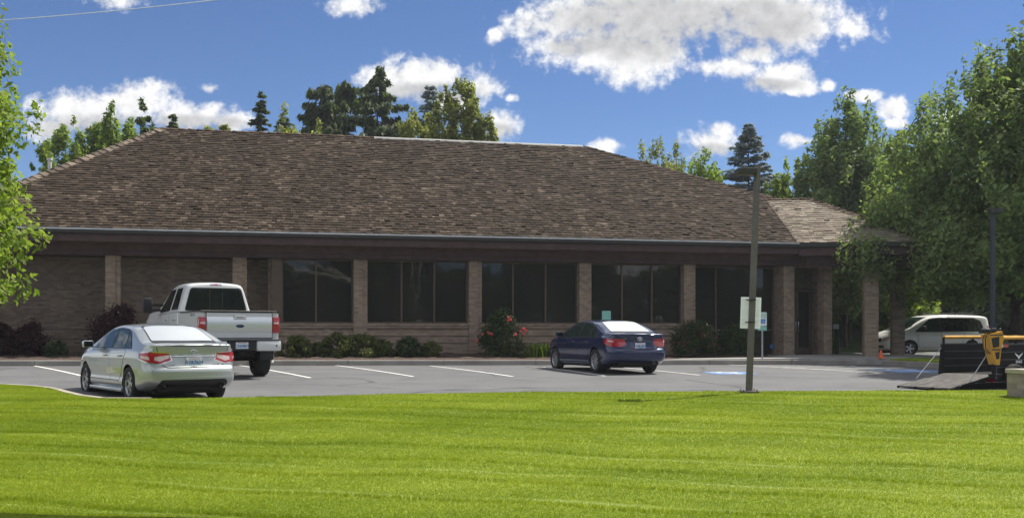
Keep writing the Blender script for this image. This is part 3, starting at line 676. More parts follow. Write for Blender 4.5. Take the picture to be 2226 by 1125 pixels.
    m = MB(); m.box(u0, a, 1.09, 1.2, 2.78, ZH); m.box(u0-.12, u0+.025, 1.06, 1.2, .2, 2.78); m.box(a-.025, a+.06, 1.06, 1.2, .2, 2.78); m.box(mid-.018, mid+.018, 1.08, 1.18, .2, 2.78); m.build('door_frame', m_frame, BLD)
    
    for q in ((u0-.1, u0+.03, .5, 1.06), (a, uR-.003, .62, 2.6)): w = MB(); w.box(*q, ZB, ZH); w.build('return_wall', m_brk_shade, BLD)
    m = MB(); m.box(u0-.1, a, 3.0, 3.1, .2, ZH); m.build('lobby_wall', m_black, BLD)
make_walls()

def make_porch():
    """porch roof at the right end, its eave turned towards the car park"""
    psi = R(-8)-PHI; V0 = Vector((UV, VE, ZE)); a = Vector((math.cos(psi), math.sin(psi), 0)); inn = Vector((-a.y, a.x, 0)); k = math.sqrt(1+PT*PT)
    o, d = loc_ray(1762, 434); o, d = Vector(o), Vector(d); nrm = Vector((inn.x*-PT, inn.y*-PT, 1)); s = (V0-o).dot(nrm)/d.dot(nrm); AP = o+d*s
    run = (AP-V0).dot(inn); xr = (AP-V0).dot(a); Lw = xr+run*.90; sl_ = run*k
    bis = (inn+Vector((0, 1, 0))).normalized(); vx = bis.dot(a)/bis.dot(inn)         # valley direction, per metre inward
    up = (inn+Vector((0, 0, PT))).normalized(); nr = a.cross(up)
    pr = shakes(V0+Vector((0, 0, .03)), a, up, nr, sl_, lambda q: vx*q/k+.02, lambda q: Lw+(xr-Lw)*q/sl_, 'porch_roof', m_proof, BLD, seed=21, row=.22, wmin=.14, wmax=.32)
    pr['label'] = 'paler, drier shake slope of the porch roof'
    E1 = V0+a*Lw; B1 = E1+inn*(2*run); apex = AP; vtop = V0+inn*run+a*(vx*run)+Vector((0, 0, PT*run)); B0 = vtop+inn*run-Vector((0, 0, PT*run)); rt = Vector((vtop.x+2.0, vtop.y, vtop.z)) if False else apex
    m = MB(); m.add([V0, E1, apex, vtop, B1, B0], [(0, 1, 2, 3), (1, 4, 2), (3, 2, 4, 5)]); dk = m.build('porch_deck', m_capd, BLD)
    a2 = inn; i2 = -a; L2 = 2*run; up2 = (i2*(Lw-xr)+Vector((0, 0, PT*run))).normalized(); s2 = math.hypot(Lw-xr, PT*run)
    shakes(E1+Vector((0, 0, .03)), a2, up2, a2.cross(up2), s2, lambda q: run*q/s2, lambda q: L2-run*q/s2, 'side_slope', m_roof, BLD, seed=22)
    def capline(p, q, name, mat, w, zoff=.06, step=.34):
        m = MB(); d = q-p; L = d.length; d.normalize(); side = d.cross(Vector((0, 0, 1))).normalized(); upv = side.cross(d); x = 0
        while x < L:
            e, f = p+d*x, p+d*min(x+step*1.12, L); j = random.uniform(.03, .05)
            for sg in (-1, 1):
                w_ = side*sg*w-Vector((0, 0, w*.4)); l = [e+upv*(zoff+j), f+upv*zoff, f+w_+upv*zoff, e+w_+upv*(zoff+j)]
                m.add(l+[v-upv*.03 for v in l], [(0, 1, 2, 3), (4, 7, 6, 5), (0, 3, 7, 4), (3, 2, 6, 7), (1, 0, 4, 5), (2, 1, 5, 6)])
            x += step
        ob = m.build(name, mat, BLD); ob.parent = pr; ob.matrix_parent_inverse = MLOC['porch_roof'].inverted(); return ob
    capline(E1, apex, 'hip_cap', m_capd, .22); capline(vtop, apex, 'ridge_cap', m_capd, .14)
    # valley flashing
    m = MB(); dv = (vtop-V0); side = Vector((1, 0, 0)); up_ = Vector((0, 0, .055))
    m.quad(V0-side*.05+up_, V0+side*.03+up_, vtop+side*.03+up_, vtop-side*.05+up_); m.quad(V0-side*.05+up_*2, V0-side*.022+up_*2, vtop-side*.022+up_*2, vtop-side*.05+up_*2); m.build('valley_flashing', m_cap, BLD)
    # gutter, fascia and beams round three sides
    def run3(name, mat, prof, p, q, inw):
        m = MB(); n = len(prof); m.add([e+inw*i+Vector((0, 0, z)) for e in (p, q) for i, z in prof], [(j, (j+1) % n, n+(j+1) % n, n+j) for j in range(n)]+[tuple(range(n-1, -1, -1)), tuple(range(n, 2*n))]); return m.build(name, mat, BLD)
    GP = [(-.13, -.13), (-.15, -.005), (-.02, -.005), (-.02, -.17), (-.08, -.17)]; FP = [(-.018, -.46), (-.018, -.03), (.03, -.03), (.03, -.46)]; B1P = [(.50, -.80), (.50, -.30), (.80, -.30), (.80, -.80)]
    for p, q, iw in ((V0+a*.02, E1+a*.02, inn), (E1+inn*.02, B1, -a)):
        run3('gutter', m_gut, GP, p, q, iw); run3('fascia_board', m_fascia, FP, p, q, iw)
    run3('beam', m_fascia, B1P, V0+a*.35, E1-a*.62, inn); run3('beam', m_fascia2, B1P, E1+inn*.505, B1-inn*.5, -a)
    m = MB(); z = -.47; q = [V0+inn*.03+a*.05, E1+inn*.03-a*.03, B1-a*.03, B0]; m.add([p*1.0+Vector((0, 0, ZE+z-p.z)) for p in q]+[p*1.0+Vector((0, 0, ZE+z+.03-p.z)) for p in q], [(0, 1, 2, 3), (7, 6, 5, 4)]); m.build('soffit', m_soffit, BLD)
    # porch columns
    def column(px, vdep, hw_, off):
        o_, d_ = loc_ray(px, 600); o_, d_ = Vector(o_), Vector(d_); c0 = V0+inn*vdep; s_ = (c0-o_).dot(inn)/d_.dot(inn); c = o_+d_*s_; rot = Matrix.Translation((c.x, c.y, 0)) @ Matrix.Rotation(psi, 4, 'Z')
        m = MB(); m.box(-hw_, hw_, -hw_, hw_, ZB, 3.62, M=rot); return m.build('porch_column', m_brk, BLD)
    column(1892, .65, .255, 0); column(1951, 3.6, .24, 0)
make_porch()
# ---------------------------------------------------------------- vehicles
def sub(me_obj, lev=2):
    md = me_obj.modifiers.new('s', 'SUBSURF'); md.levels = lev; md.render_levels = lev
def evaluated(o):
    dg = bpy.context.evaluated_depsgraph_get(); dg.update(); e = o.evaluated_get(dg); return bpy.data.meshes.new_from_object(e, depsgraph=dg)
def section(w, zt, zs, zb, tum=.42, crown=.02):
    hg = max(zt-zs, .03); yb = .955*w; y = lambda q: max(yb-q*hg*tum, .25*w)
    return [(0, zb), (.55*w, zb), (.86*w, zb), (.965*w, zb+.05), (.99*w, zb+.16*(zs-zb)+.04), (1.0*w, zb+.5*(zs-zb)), (1.0*w, zb+.78*(zs-zb)), (.985*w, zs-.025), (yb, zs+.02*min(1, hg/.1)),
            (y(.45), zs+.45*hg), (y(.80), zs+.80*hg), (y(.94)-.02, zs+.945*hg), (y(1)*.86-.02, zt-.008), (y(1)*.45, zt+crown*.7), (0, zt+crown)]
def loft_mesh(tab, name, tum=.42, crown=.02, zc=.65, lev=2, caps=((.72, .42, .15), (.72, .42, .15)), deform=None):
    V = []; Fc = []; rings = []
    def ring(pts, x):
        h = [(x, y, z) for y, z in pts]; full = h+[(x, -y, z) for _, y, z in h[-2:0:-1]]
        b = len(V); V.extend(full); return list(range(b, b+len(full)))
    secs = [(r[0], section(r[1], r[2], r[3], r[4], r[5] if len(r) > 5 else tum, crown)) for r in tab]
    def capr(sec, x, ss, zc): return [ring([(y*s, zc+(z-zc)*s) for y, z in sec], x) for s in ss]
    c0 = capr(secs[0][1], secs[0][0], caps[0][::-1], (secs[0][1][0][1]+secs[0][1][-1][1])/2)
    mid = [ring(s, x) for x, s in secs]
    c1 = capr(secs[-1][1], secs[-1][0], caps[1], (secs[-1][1][0][1]+secs[-1][1][-1][1])/2)
    allr = c0+mid+c1
    for a, b in zip(allr[:-1], allr[1:]):
        n = len(a)
        for i in range(n): Fc.append((a[i], a[(i+1) % n], b[(i+1) % n], b[i]))
    Fc.append(tuple(allr[0][::-1])); Fc.append(tuple(allr[-1]))
    me = bpy.data.meshes.new(name); me.from_pydata(V, [], Fc); o = bpy.data.objects.new(name, me); COL.objects.link(o); sub(o, lev)
    m2 = evaluated(o); bpy.data.objects.remove(o); bpy.data.meshes.remove(me)
    if deform:
        n = len(m2.vertices); c = np.empty(n*3); m2.vertices.foreach_get('co', c); c = deform(c.reshape(-1, 3)); m2.vertices.foreach_set('co', c.ravel()); m2.update()
    bm = bmesh.new(); bm.from_mesh(m2); bmesh.ops.recalc_face_normals(bm, faces=bm.faces); bm.to_mesh(m2); bm.free()
    return m2
def bvh_of(me):
    bm = bmesh.new(); bm.from_mesh(me); t = BVHTree.FromBMesh(bm); bm.free(); return t
def inset(poly, d):                                         # grow (d<0) or shrink a convex polygon
    P = [Vector(p) for p in poly]; n = len(P); ar = sum(P[i].x*P[(i+1) % n].y-P[(i+1) % n].x*P[i].y for i in range(n)); sg = 1 if ar > 0 else -1; out = []
    for i in range(n):
        a, b, c = P[i-1], P[i], P[(i+1) % n]; e1, e2 = (b-a).normalized(), (c-b).normalized(); n1, n2 = Vector((-e1.y, e1.x))*sg, Vector((-e2.y, e2.x))*sg
        k = 1+n1.dot(n2); out.append(b+(n1+n2)*d/max(k, .3))
    return [tuple(p) for p in out]
def rounded(poly, r, k=4):
    P = [Vector(p) for p in poly]; n = len(P); out = []
    for i in range(n):
        a, b, c = P[i-1], P[i], P[(i+1) % n]; rr = min(r, (a-b).length*.45, (c-b).length*.45); p, q = b+(a-b).normalized()*rr, b+(c-b).normalized()*rr
        for j in range(k+1): t = j/k; out.append(tuple(p*(1-t)**2+b*2*t*(1-t)+q*t*t))
    return out
class Car:
    def __init__(s, root, L): s.root = root; s.L = L; s.off = Vector((-L/2, 0, 0)); s.bvh = None
    def mb(s, m, name, mat, parent=None, smooth=False, sharp=None):
        m.v = [tuple(Vector(v)+s.off) for v in m.v]; return m.build(name, mat, parent or s.root, smooth, sharp)
    def mesh(s, me, name, mat, parent=None):
        for v in me.vertices: v.co += s.off
        return link(name, me, mat, parent or s.root, True)
    def patch(s, m, poly, view, off, g=.04, mi=0, flip=False):
        """a thin shell lying `off` above the body, its outline given in the view plane: 'side' (x,z), 'rear'/'front' (y,z), 'top' (x,y), or an angle for a three-quarter view"""
        if view == 'side': ux, uy, d, o = Vector((1, 0, 0)), Vector((0, 0, 1)), Vector((0, -1, 0)), Vector((0, 3, 0))
        elif view == 'rear': ux, uy, d, o = Vector((0, 1, 0)), Vector((0, 0, 1)), Vector((1, 0, 0)), Vector((-3, 0, 0))
        elif view == 'front': ux, uy, d, o = Vector((0, 1, 0)), Vector((0, 0, 1)), Vector((-1, 0, 0)), Vector((s.L+3, 0, 0))
        elif view == 'top': ux, uy, d, o = Vector((1, 0, 0)), Vector((0, 1, 0)), Vector((0, 0, -1)), Vector((0, 0, 5))
        else:
            q = R(view); d = Vector((math.cos(q), -math.sin(q), 0)); ux = Vector((math.sin(q), math.cos(q), 0)); uy = Vector((0, 0, 1)); o = -d*4
        bm = bmesh.new(); P = [Vector(p) for p in poly]
        x0, x1, y0, y1 = min(p.x for p in P), max(p.x for p in P), min(p.y for p in P), max(p.y for p in P)
        nx, ny = max(2, int((x1-x0)/g)+1), max(2, int((y1-y0)/g)+1)
        vs = [[bm.verts.new((x0+(x1-x0)*i/nx, y0+(y1-y0)*j/ny, 0)) for j in range(ny+1)] for i in range(nx+1)]
        for i in range(nx):
            for j in range(ny): bm.faces.new((vs[i][j], vs[i+1][j], vs[i+1][j+1], vs[i][j+1]))
        n = len(P); ar = sum(P[i].x*P[(i+1) % n].y-P[(i+1) % n].x*P[i].y for i in range(n)); sg = 1 if ar > 0 else -1
        for i in range(n):
            a, b = P[i], P[(i+1) % n]
            if (b-a).length < 1e-6: continue
            nrm = Vector((b.y-a.y, -(b.x-a.x), 0))*sg
            bmesh.ops.bisect_plane(bm, geom=bm.verts[:]+bm.edges[:]+bm.faces[:], plane_co=(a.x, a.y, 0), plane_no=nrm, clear_outer=True, dist=1e-6)
        bm.verts.index_update(); co = {}; bad = set()
        for v in bm.verts:
            org = o+ux*v.co.x+uy*v.co.y; h, nr, _, _ = s.bvh.ray_cast(org, d)
            if h is None: bad.add(v.index); continue
            if nr.dot(d) > 0: nr = -nr
            co[v.index] = (h+nr*off, nr)
        fs = [[v.index for v in f.verts] for f in bm.faces if not any(v.index in bad for v in f.verts)]
        edges = {}
        for f in fs:
            for i in range(len(f)): e = (f[i], f[(i+1) % len(f)]); edges[e] = 1
        bm.free(); ids = sorted({i for f in fs for i in f}); mp = {i: k for k, i in enumerate(ids)}; k = len(ids)
        V = [co[i][0] for i in ids]+[co[i][0]-co[i][1]*(off+.004) for i in ids]; FS = [tuple(mp[i] for i in f) for f in fs]
        FS += [(mp[b], mp[a], k+mp[a], k+mp[b]) for a, b in edges if (b, a) not in edges]
        sgn = -1 if flip else 1
        m.add([Vector((v.x, v.y*sgn, v.z)) for v in V], FS, mi); return m
    def arches(s, me, axles, R0, mat_i=1, yin=.5, yout=1.3):
        o = bpy.data.objects.new('tmp', me); COL.objects.link(o); cut = MB()
        for ax, az, rr in axles:
            for sg in (-1, 1):
                Mx = Matrix.Translation((ax, sg*(yin+yout)/2, az)) @ Matrix.Rotation(R(90), 4, 'X'); q = [(rr*math.cos(t), rr*math.sin(t)) for t in np.linspace(0, 2*math.pi, 49)[:-1]]
                cut.prism(q, -(yout-yin)/2, (yout-yin)/2, Mx)
        c = cut.build('cut', None); md = o.modifiers.new('b', 'BOOLEAN'); md.object = c; md.operation = 'DIFFERENCE'; md.solver = 'EXACT'
        m2 = evaluated(o); bpy.data.objects.remove(o); bpy.data.objects.remove(c)
        for p in m2.polygons:
            p.use_smooth = True; x, y, z = p.center
            for ax, az, rr in axles:
                r_ = math.hypot(x-ax, z-az)
                if (abs(r_-rr) < .006 and abs(p.normal.y) < .3) or (r_ < rr and abs(abs(y)-yin) < .004): p.material_index = mat_i; p.use_smooth = False
        m2.set_sharp_from_angle(angle=R(38)); return m2
    def wheel(s, x, y, r, w, rr, spokes, style, parts=True, rim=None):
        sg = 1 if y > 0 else -1; Mx = Matrix.Translation((x, y, r)) @ Matrix.Rotation(R(-90*sg), 4, 'X')      # local z points outwards
        m = MB(); m.lathe([(0, -.05), (rr*.94, -.05), (rr*.94, -.02), (0, -.02)], Mx, 24); hub = s.mb(m, 'wheel', m_under, None, False)
        t = MB(); h = w/2; t.lathe([(rr, -h*.8), (rr+.02, -h), (r-.035, -h), (r-.012, -h*.86), (r, -h*.6), (r, h*.6), (r-.012, h*.86), (r-.035, h), (rr+.02, h), (rr, h*.8)], Mx, 40, closed=True); s.mb(t, 'tyre', m_tyre, hub, True, 35)
        g = MB(); g.lathe([(rr+.004, h*.82), (rr-.012, h*.86), (rr-.03, h*.6), (rr-.035, -h*.5), (rr-.02, -h*.8)], Mx, 36)
        for k in range(spokes):
            q = 2*math.pi*k/spokes+.3; rot = Mx @ Matrix.Rotation(q, 4, 'Z')
            if style == 'twin':
                for dq in (-.17, .17): g.prism([(-.018, .05), (.018, .05), (.014+dq*.25, rr-.015), (-.016+dq*.25, rr-.015)], h*.42, h*.66, rot @ Matrix.Rotation(-dq*.3, 4, 'Z'))
            else: g.prism([(-.03, .04), (.03, .04), (.042, rr-.015), (-.042, rr-.015)], h*.40, h*.68, rot)
        g.lathe([(0, h*.74), (.045, h*.72), (.06, h*.6), (.065, h*.3)], Mx, 18); s.mb(g, 'rim', rim or m_alloy, hub, True, 30)
        return hub
def text_mesh(txt, size, M_, name, mat, parent, thick=.002, off=Vector((0, 0, 0)), bold=0.):
    cu = bpy.data.curves.new(name, 'FONT'); cu.body = txt; cu.size = size; cu.align_x = 'CENTER'; cu.align_y = 'CENTER'; cu.extrude = thick; cu.offset = bold; cu.resolution_u = 2
    o = bpy.data.objects.new(name, cu); COL.objects.link(o); me = evaluated(o); bpy.data.objects.remove(o); bpy.data.curves.remove(cu); me.materials.clear()
    for v in me.vertices: v.co = (M_ @ v.co)+off
    return link(name, me, mat, parent)
REARM = lambda x, y, z, tilt=0.: Matrix.Translation((x, y, z)) @ Matrix.Rotation(R(tilt), 4, 'Y') @ Matrix(((0, 0, -1, 0), (-1, 0, 0, 0), (0, 1, 0, 0), (0, 0, 0, 1)))   # text plane facing -x, reading right towards -y
def plate(car, x, z, txt, y=0., tilt=0., name='licence_plate'):
    m = MB(); m.box(x-.006, x+.004, y-.1525, y+.1525, z-.077, z+.077, bev=.003); p = car.mb(m, name, m_plate)
    m = MB(); q = [(-.14, -.055), (-.04, .02), (.0, -.005), (.03, .045), (.07, .0), (.14, -.055)]; m.prism(q, .0, .0015, REARM(x-.006, y, z)); car.mb(m, 'plate_mountain', m_pmtn, p)
    text_mesh(txt, .088, REARM(x-.0085, y, z-.012), 'plate_letters', m_ptxt, p, .001, car.off, .0015)
    text_mesh('WASHINGTON', .030, REARM(x-.0085, y, z+.057), 'plate_state', m_pred, p, .001, car.off)
    return p
def ovals(car, x, y, z, s, name='emblem', parent=None, tilt=0):
    m = MB()
    for rx, rz, cz in ((.075, .052, 0), (.052, .021, .017), (.021, .046, -.002)):
        m.tube([(x-.004, y+rx*s*math.cos(q), z+cz*s+rz*s*math.sin(q)) for q in np.linspace(0, 2*math.pi, 25)], .0075*s, 6, cap=False)
    return car.mb(m, name, m_chrome, parent, True)
SED = [(0.00, .77, 1.035, .93, .36), (.035, .80, 1.075, .955, .33), (.11, .845, 1.10, .965, .30), (.28, .885, 1.105, .97, .27), (.50, .90, 1.115, .972, .23), (.64, .905, 1.14, .974, .205), (.95, .908, 1.262, .974, .195), (1.25, .91, 1.372, .97, .19),
       (1.48, .912, 1.432, .965, .19), (1.85, .914, 1.468, .955, .19), (2.3, .914, 1.474, .945, .19), (2.62, .913, 1.452, .938, .19), (2.92, .911, 1.372, .93, .19), (3.3, .907, 1.215, .92, .19), (3.62, .903, 1.075, .908, .19), (3.78, .898, 1.025, .895, .19),
       (4.15, .875, .965, .85, .19), (4.45, .83, .89, .79, .20), (4.65, .76, .79, .71, .22), (4.77, .64, .67, .62, .27), (4.81, .52, .60, .55, .33)]
def make_sedan(loc, yaw, label, paint, se, platetxt, name):
    L = 4.81; root = empty(name, loc, yaw, label, 'car', None); car = Car(root, L)
    def deform(c):
        x, y, z = c[:, 0].copy(), c[:, 1], c[:, 2]; wt = np.clip(1-x/.5, 0, 1); wt = wt*wt*(3-2*wt)
        pr = np.interp(z, [.2, .32, .40, .60, .645, .69, .90, 1.03, 1.075, 1.11, 1.2], [.17, .06, .01, .0, .02, .075, .115, .10, .045, .06, .06])
        c[:, 0] = x+wt*(pr+.10*np.clip(np.abs(y)/.8, 0, 1)**2.5*np.clip((1.2-z)/.5, 0, 1)); wf = np.clip((x-4.3)/.5, 0, 1); c[:, 0] -= wf*.10*np.clip(np.abs(y)/.6, 0, 1)**2
        # waist crease and rocker tuck along the sides
        k = np.clip((x-.4)/.5, 0, 1)*np.clip((4.5-x)/.5, 0, 1)*np.clip((np.abs(y)-.7)/.1, 0, 1)
        c[:, 1] -= np.sign(y)*k*(.022*np.exp(-((z-.50)/.09)**2)-.006*np.exp(-((z-.33)/.05)**2)-.008*np.exp(-((z-.84)/.05)**2)); return c
    me = loft_mesh(SED, 'body', deform=deform); car.bvh = bvh_of(me)
    r = .335; RA, FA = 1.06, 3.835
    me = car.arches(me, ((RA, r+.005, .375), (FA, r+.005, .375)), .37)
    body = car.mesh(me, 'body', [paint, m_under])
    # underside pan
    m = MB(); m.box(.35, 4.5, -.66, .66, .17, .3); car.mb(m, 'underbody', m_under)
    for x in (RA, FA):
        for sg in (1, -1): car.wheel(x, sg*.80, r, .215, .225, 5 if se else 7, 'twin' if se else 'solid')
    # glass
    def win(name, polys, view, mat, both=False, off=.004, g=.05, parent=None, r_=.03):
        out = []
        for fl in ((False, True) if both else (False,)):
            m = MB()
            for p in polys: car.patch(m, rounded(p, r_) if r_ else p, view, off, g, flip=fl)
            out.append(car.mb(m, name, mat, parent, True, 40))
        return out
    rw = [(-.60, 1.135), (.60, 1.135), (.515, 1.405), (.28, 1.43), (-.28, 1.43), (-.515, 1.405)]
    win('window_trim', [inset(rw, -.022)], 'rear', m_black, off=.002, r_=.05); win('rear_window', [rw], 'rear', m_rgl, off=.006, r_=.05)
    wsd = [(-.68, 1.09), (.68, 1.09), (.545, 1.41), (.2, 1.435), (-.2, 1.435), (-.545, 1.41)]; win('windscreen', [wsd], 'front', m_cgl, r_=.05)
    side = [(.94, 1.0), (3.46, .985), (3.33, 1.075), (2.95, 1.25), (2.55, 1.365), (2.1, 1.405), (1.62, 1.385), (1.33, 1.30)]
    win('window_trim', [inset(side, -.014)], 'side', m_chrome if se else m_black, True, .002, r_=.02)
    fd = [(2.20, 1.01), (3.40, 1.0), (3.27, 1.08), (2.92, 1.235), (2.54, 1.345), (2.20, 1.385)]; rd = [(1.36, 1.01), (2.11, 1.01), (2.11, 1.387), (1.72, 1.372), (1.50, 1.32)]; qt = [(1.02, 1.012), (1.31, 1.01), (1.42, 1.28), (1.34, 1.27)]
    win('window_trim', [inset(side, .004)], 'side', m_black, True, .004, r_=.02)
    for pz in (fd, rd, qt): win('side_window', [pz], 'side', m_cgl2, True, .0075, r_=.02)
    # doors: a dark gap with the painted skin laid over it, handles on the skin
    front = [(2.17, .40), (3.42, .40), (3.50, .62), (3.47, .955), (2.17, .965)]; rear = [(1.44, .62), (1.58, .40), (2.155, .40), (2.155, .965), (1.27, .975), (1.24, .86)]
    for fl in (False, True):
        sg = -1 if fl else 1
        for poly, hx in ((front, 2.34), (rear, 1.44)):
            m = MB(); car.patch(m, inset(poly, -.012), 'side', .0012, .05, flip=fl); car.mb(m, 'panel_gap', m_seam, body, True)
            m = MB(); car.patch(m, poly, 'side', .003, .05, flip=fl); d = car.mb(m, 'door', paint, None, True, 40)
            h, n_, _, _ = car.bvh.ray_cast(Vector((hx, 3, .86)), Vector((0, -1, 0))); y = h.y if h else .9
            m = MB(); m.tube([(hx-.02, (y-.005)*sg, .865), (hx, (y+.028)*sg, .868), (hx+.15, (y+.028)*sg, .862), (hx+.17, (y-.005)*sg, .858)], .014, 8); car.mb(m, 'handle', paint, d, True)
        m = MB(); m.box(3.10, 3.30, sg*.93-.015, sg*.93+.015, 1.0, 1.03); M_ = Matrix.Translation((3.22, sg*1.02, 1.075)); m.box(-.07, .06, -.105, .105, -.07, .07, bev=.035, M=M_); mi = car.mb(m, 'mirror', paint, None, True, 40)
        m = MB(); m.box(3.145, 3.15, sg*1.02-.085, sg*1.02+.085, 1.02, 1.13); car.mb(m, 'mirror_glass', m_cgl, mi)
    # boot lid, bumper line
    lid = [(-.52, .655), (.52, .655), (.66, .74), (.60, .86), (.66, .97), (.70, 1.045), (-.70, 1.045), (-.66, .97), (-.60, .86), (-.66, .74)]
    lidc = [(-.50, .665), (.50, .665), (.60, .74), (.68, 1.05), (-.68, 1.05), (-.60, .74)]
    m = MB(); car.patch(m, inset(lidc, -.012), 'rear', .0012, .04); car.mb(m, 'panel_gap', m_seam, body, True)
    m = MB(); car.patch(m, lidc, 'rear', .003, .04); lidp = car.mb(m, 'boot_lid', paint, None, True, 40)
    rx = lambda y, z: car.bvh.ray_cast(Vector((-3, y, z)), Vector((1, 0, 0)))[0].x
    # tail lamps: outer cluster wraps round the wing
    for fl in (False, True):
        m = MB(); lp = [(.56, .775), (.70, .735), (1.06, .83), (1.08, .905), (.84, .925), (.50, .87), (.50, .83)]
        lp = [(.40, .80), (.56, .735), (.83, .775), (.99, .83), (1.0, .925), (.72, .945), (.44, .925)]
        car.patch(m, inset(lp, -.012), 38, .004, .03, flip=fl); car.patch(m, lp, 38, .009, .03, 1, flip=fl)
        t = car.mb(m, 'tail_lamp', [m_chrome if se else m_red, m_red], None, True, 40)
        m = MB(); car.patch(m, [(.43, .84), (.575, .775), (.67, .80), (.66, .86), (.44, .895)] if se else [(.70, .865), (.86, .88), (.86, .905), (.70, .905)], 38, .012, .03, flip=fl)
        if se: car.patch(m, [(.74, .80), (.93, .84), (.95, .88), (.76, .865)], 38, .012, .03, flip=fl)
        car.mb(m, 'lamp_lens', m_clear, t, True, 40)
        m = MB(); car.patch(m, [(.70, .60), (.95, .66), (.90, .75), (.62, .70)], 'front', .006, .03, flip=fl) if False else car.patch(m, [(.42, .62), (.70, .66), (.72, .78), (.46, .74)], 'front', .006, .03, flip=fl); car.mb(m, 'headlight', m_clear, None, True, 40)
        if not se: m = MB(); car.patch(m, [(4.36, .70), (4.60, .66), (4.58, .73), (4.36, .80)], 'side', .006, .03, flip=fl); car.mb(m, 'marker_lamp', m_amber, None, True, 40)
    # plate recess, garnish, emblem, badges
    m = MB(); car.patch(m, rounded([(-.36, .665), (.36, .665), (.40, .845), (-.40, .845)], .04), 'rear', .006, .04); car.mb(m, 'plate_recess', paint, lidp, True, 40)
    x0 = rx(0, .77)-.012; plate(car, x0-.004, .765, platetxt)
    m = MB(); pts = [(rx(y, .868)-.012, y, .868) for y in np.linspace(-.42, .42, 15)]; m.tube(pts, .016, 8); car.mb(m, 'boot_garnish', m_chrome if se else paint, lidp, True)
    ovals(car, rx(0, .945)-.012, 0, .945, .95, 'emblem', lidp)
    if se:
        text_mesh('CAMRY', .045, REARM(rx(0, .66)-.006, .0, .672), 'badge', m_black, lidp, .003, car.off); text_mesh('SE', .045, REARM(rx(-.5, .70)-.01, -.47, .705), 'badge', m_black, lidp, .003, car.off)
    else:
        text_mesh('CAMRY', .055, REARM(rx(.46, .95)-.012, .47, .955), 'badge', m_chrome, lidp, .003, car.off, .001); text_mesh('LE', .055, REARM(rx(-.5, .72)-.012, -.48, .72), 'badge', m_chrome, lidp, .003, car.off, .001)
    # lower rear: valance, exhausts; side skirts on the sporty one
    if se:
        m = MB(); car.patch(m, rounded([(-.68, .30), (.68, .30), (.62, .44), (-.62, .44)], .05), 'rear', .006, .04); v = car.mb(m, 'rear_valance', m_black, None, True, 40)
        m = MB(); car.patch(m, [(-.80, .455), (.80, .455), (.80, .485), (-.80, .485)], 'rear', .012, .04); car.mb(m, 'bumper_ridge', paint, None, True, 40)
        for sg in (1, -1):
            m = MB(); m.box(1.45, 3.46, sg*.86-.06, sg*.86+.06, .17, .25, bev=.025); car.mb(m, 'side_skirt', paint, None, True, 40)
            m = MB(); m.lathe([(.0, .1), (.042, .09), (.044, .0), (.05, -.008), (.055, .0), (.055, .2)], Matrix.Translation((.045, sg*.52, .335)) @ Matrix.Rotation(R(90), 4, 'Y'), 18); car.mb(m, 'exhaust_pipe', M('exhaust_metal', (.10, .10, .10), .4, .8), None, True, 40)
    else:
        m = MB(); m.lathe([(0, .06), (.03, .06), (.035, .0), (.035, .2)], Matrix.Translation((.12, -.45, .29)) @ Matrix.Rotation(R(90), 4, 'Y'), 14); car.mb(m, 'exhaust_pipe', m_galv, None, True)
        for fl in (False, True): m = MB(); car.patch(m, [(1.5, .425), (3.4, .425), (3.4, .455), (1.5, .455)], 'side', .010, .05, flip=fl); car.mb(m, 'side_moulding', paint, None, True, 40)
    m = MB(); m.box(.14, .6, -.6, .6, .22, .36, bev=.03); m.tube([(.5, -.3, .24), (1.6, -.3, .2), (3, -.2, .2)], .035, 8); car.mb(m, 'exhaust', m_under)
    return car
def place(target, local, yaw, L):                        # root position so that a local point (x from the rear, y left) lands on target
    c, s = math.cos(yaw), math.sin(yaw); x, y = local[0]-L/2, local[1]; return (target[0]-(c*x-s*y), target[1]-(s*x+c*y), target[2])
ya = R(90+37); tz = -.225
silver = make_sedan(place((-7.22, 20.75, tz), (1.06, .905), ya, 4.81), ya, 'silver sedan with twin spoke alloy wheels parked by the lawn edge', m_silver, True, 'AYR7604', 'silver_car')
yb = R(90+21); pb = lot(1292, 810.5)
blue = make_sedan(place((pb.x, pb.y, pb.z), (1.06, .90), yb, 4.81), yb, 'dark blue sedan parked facing the brick building', m_blue, False, '768-XJS', 'blue_car')

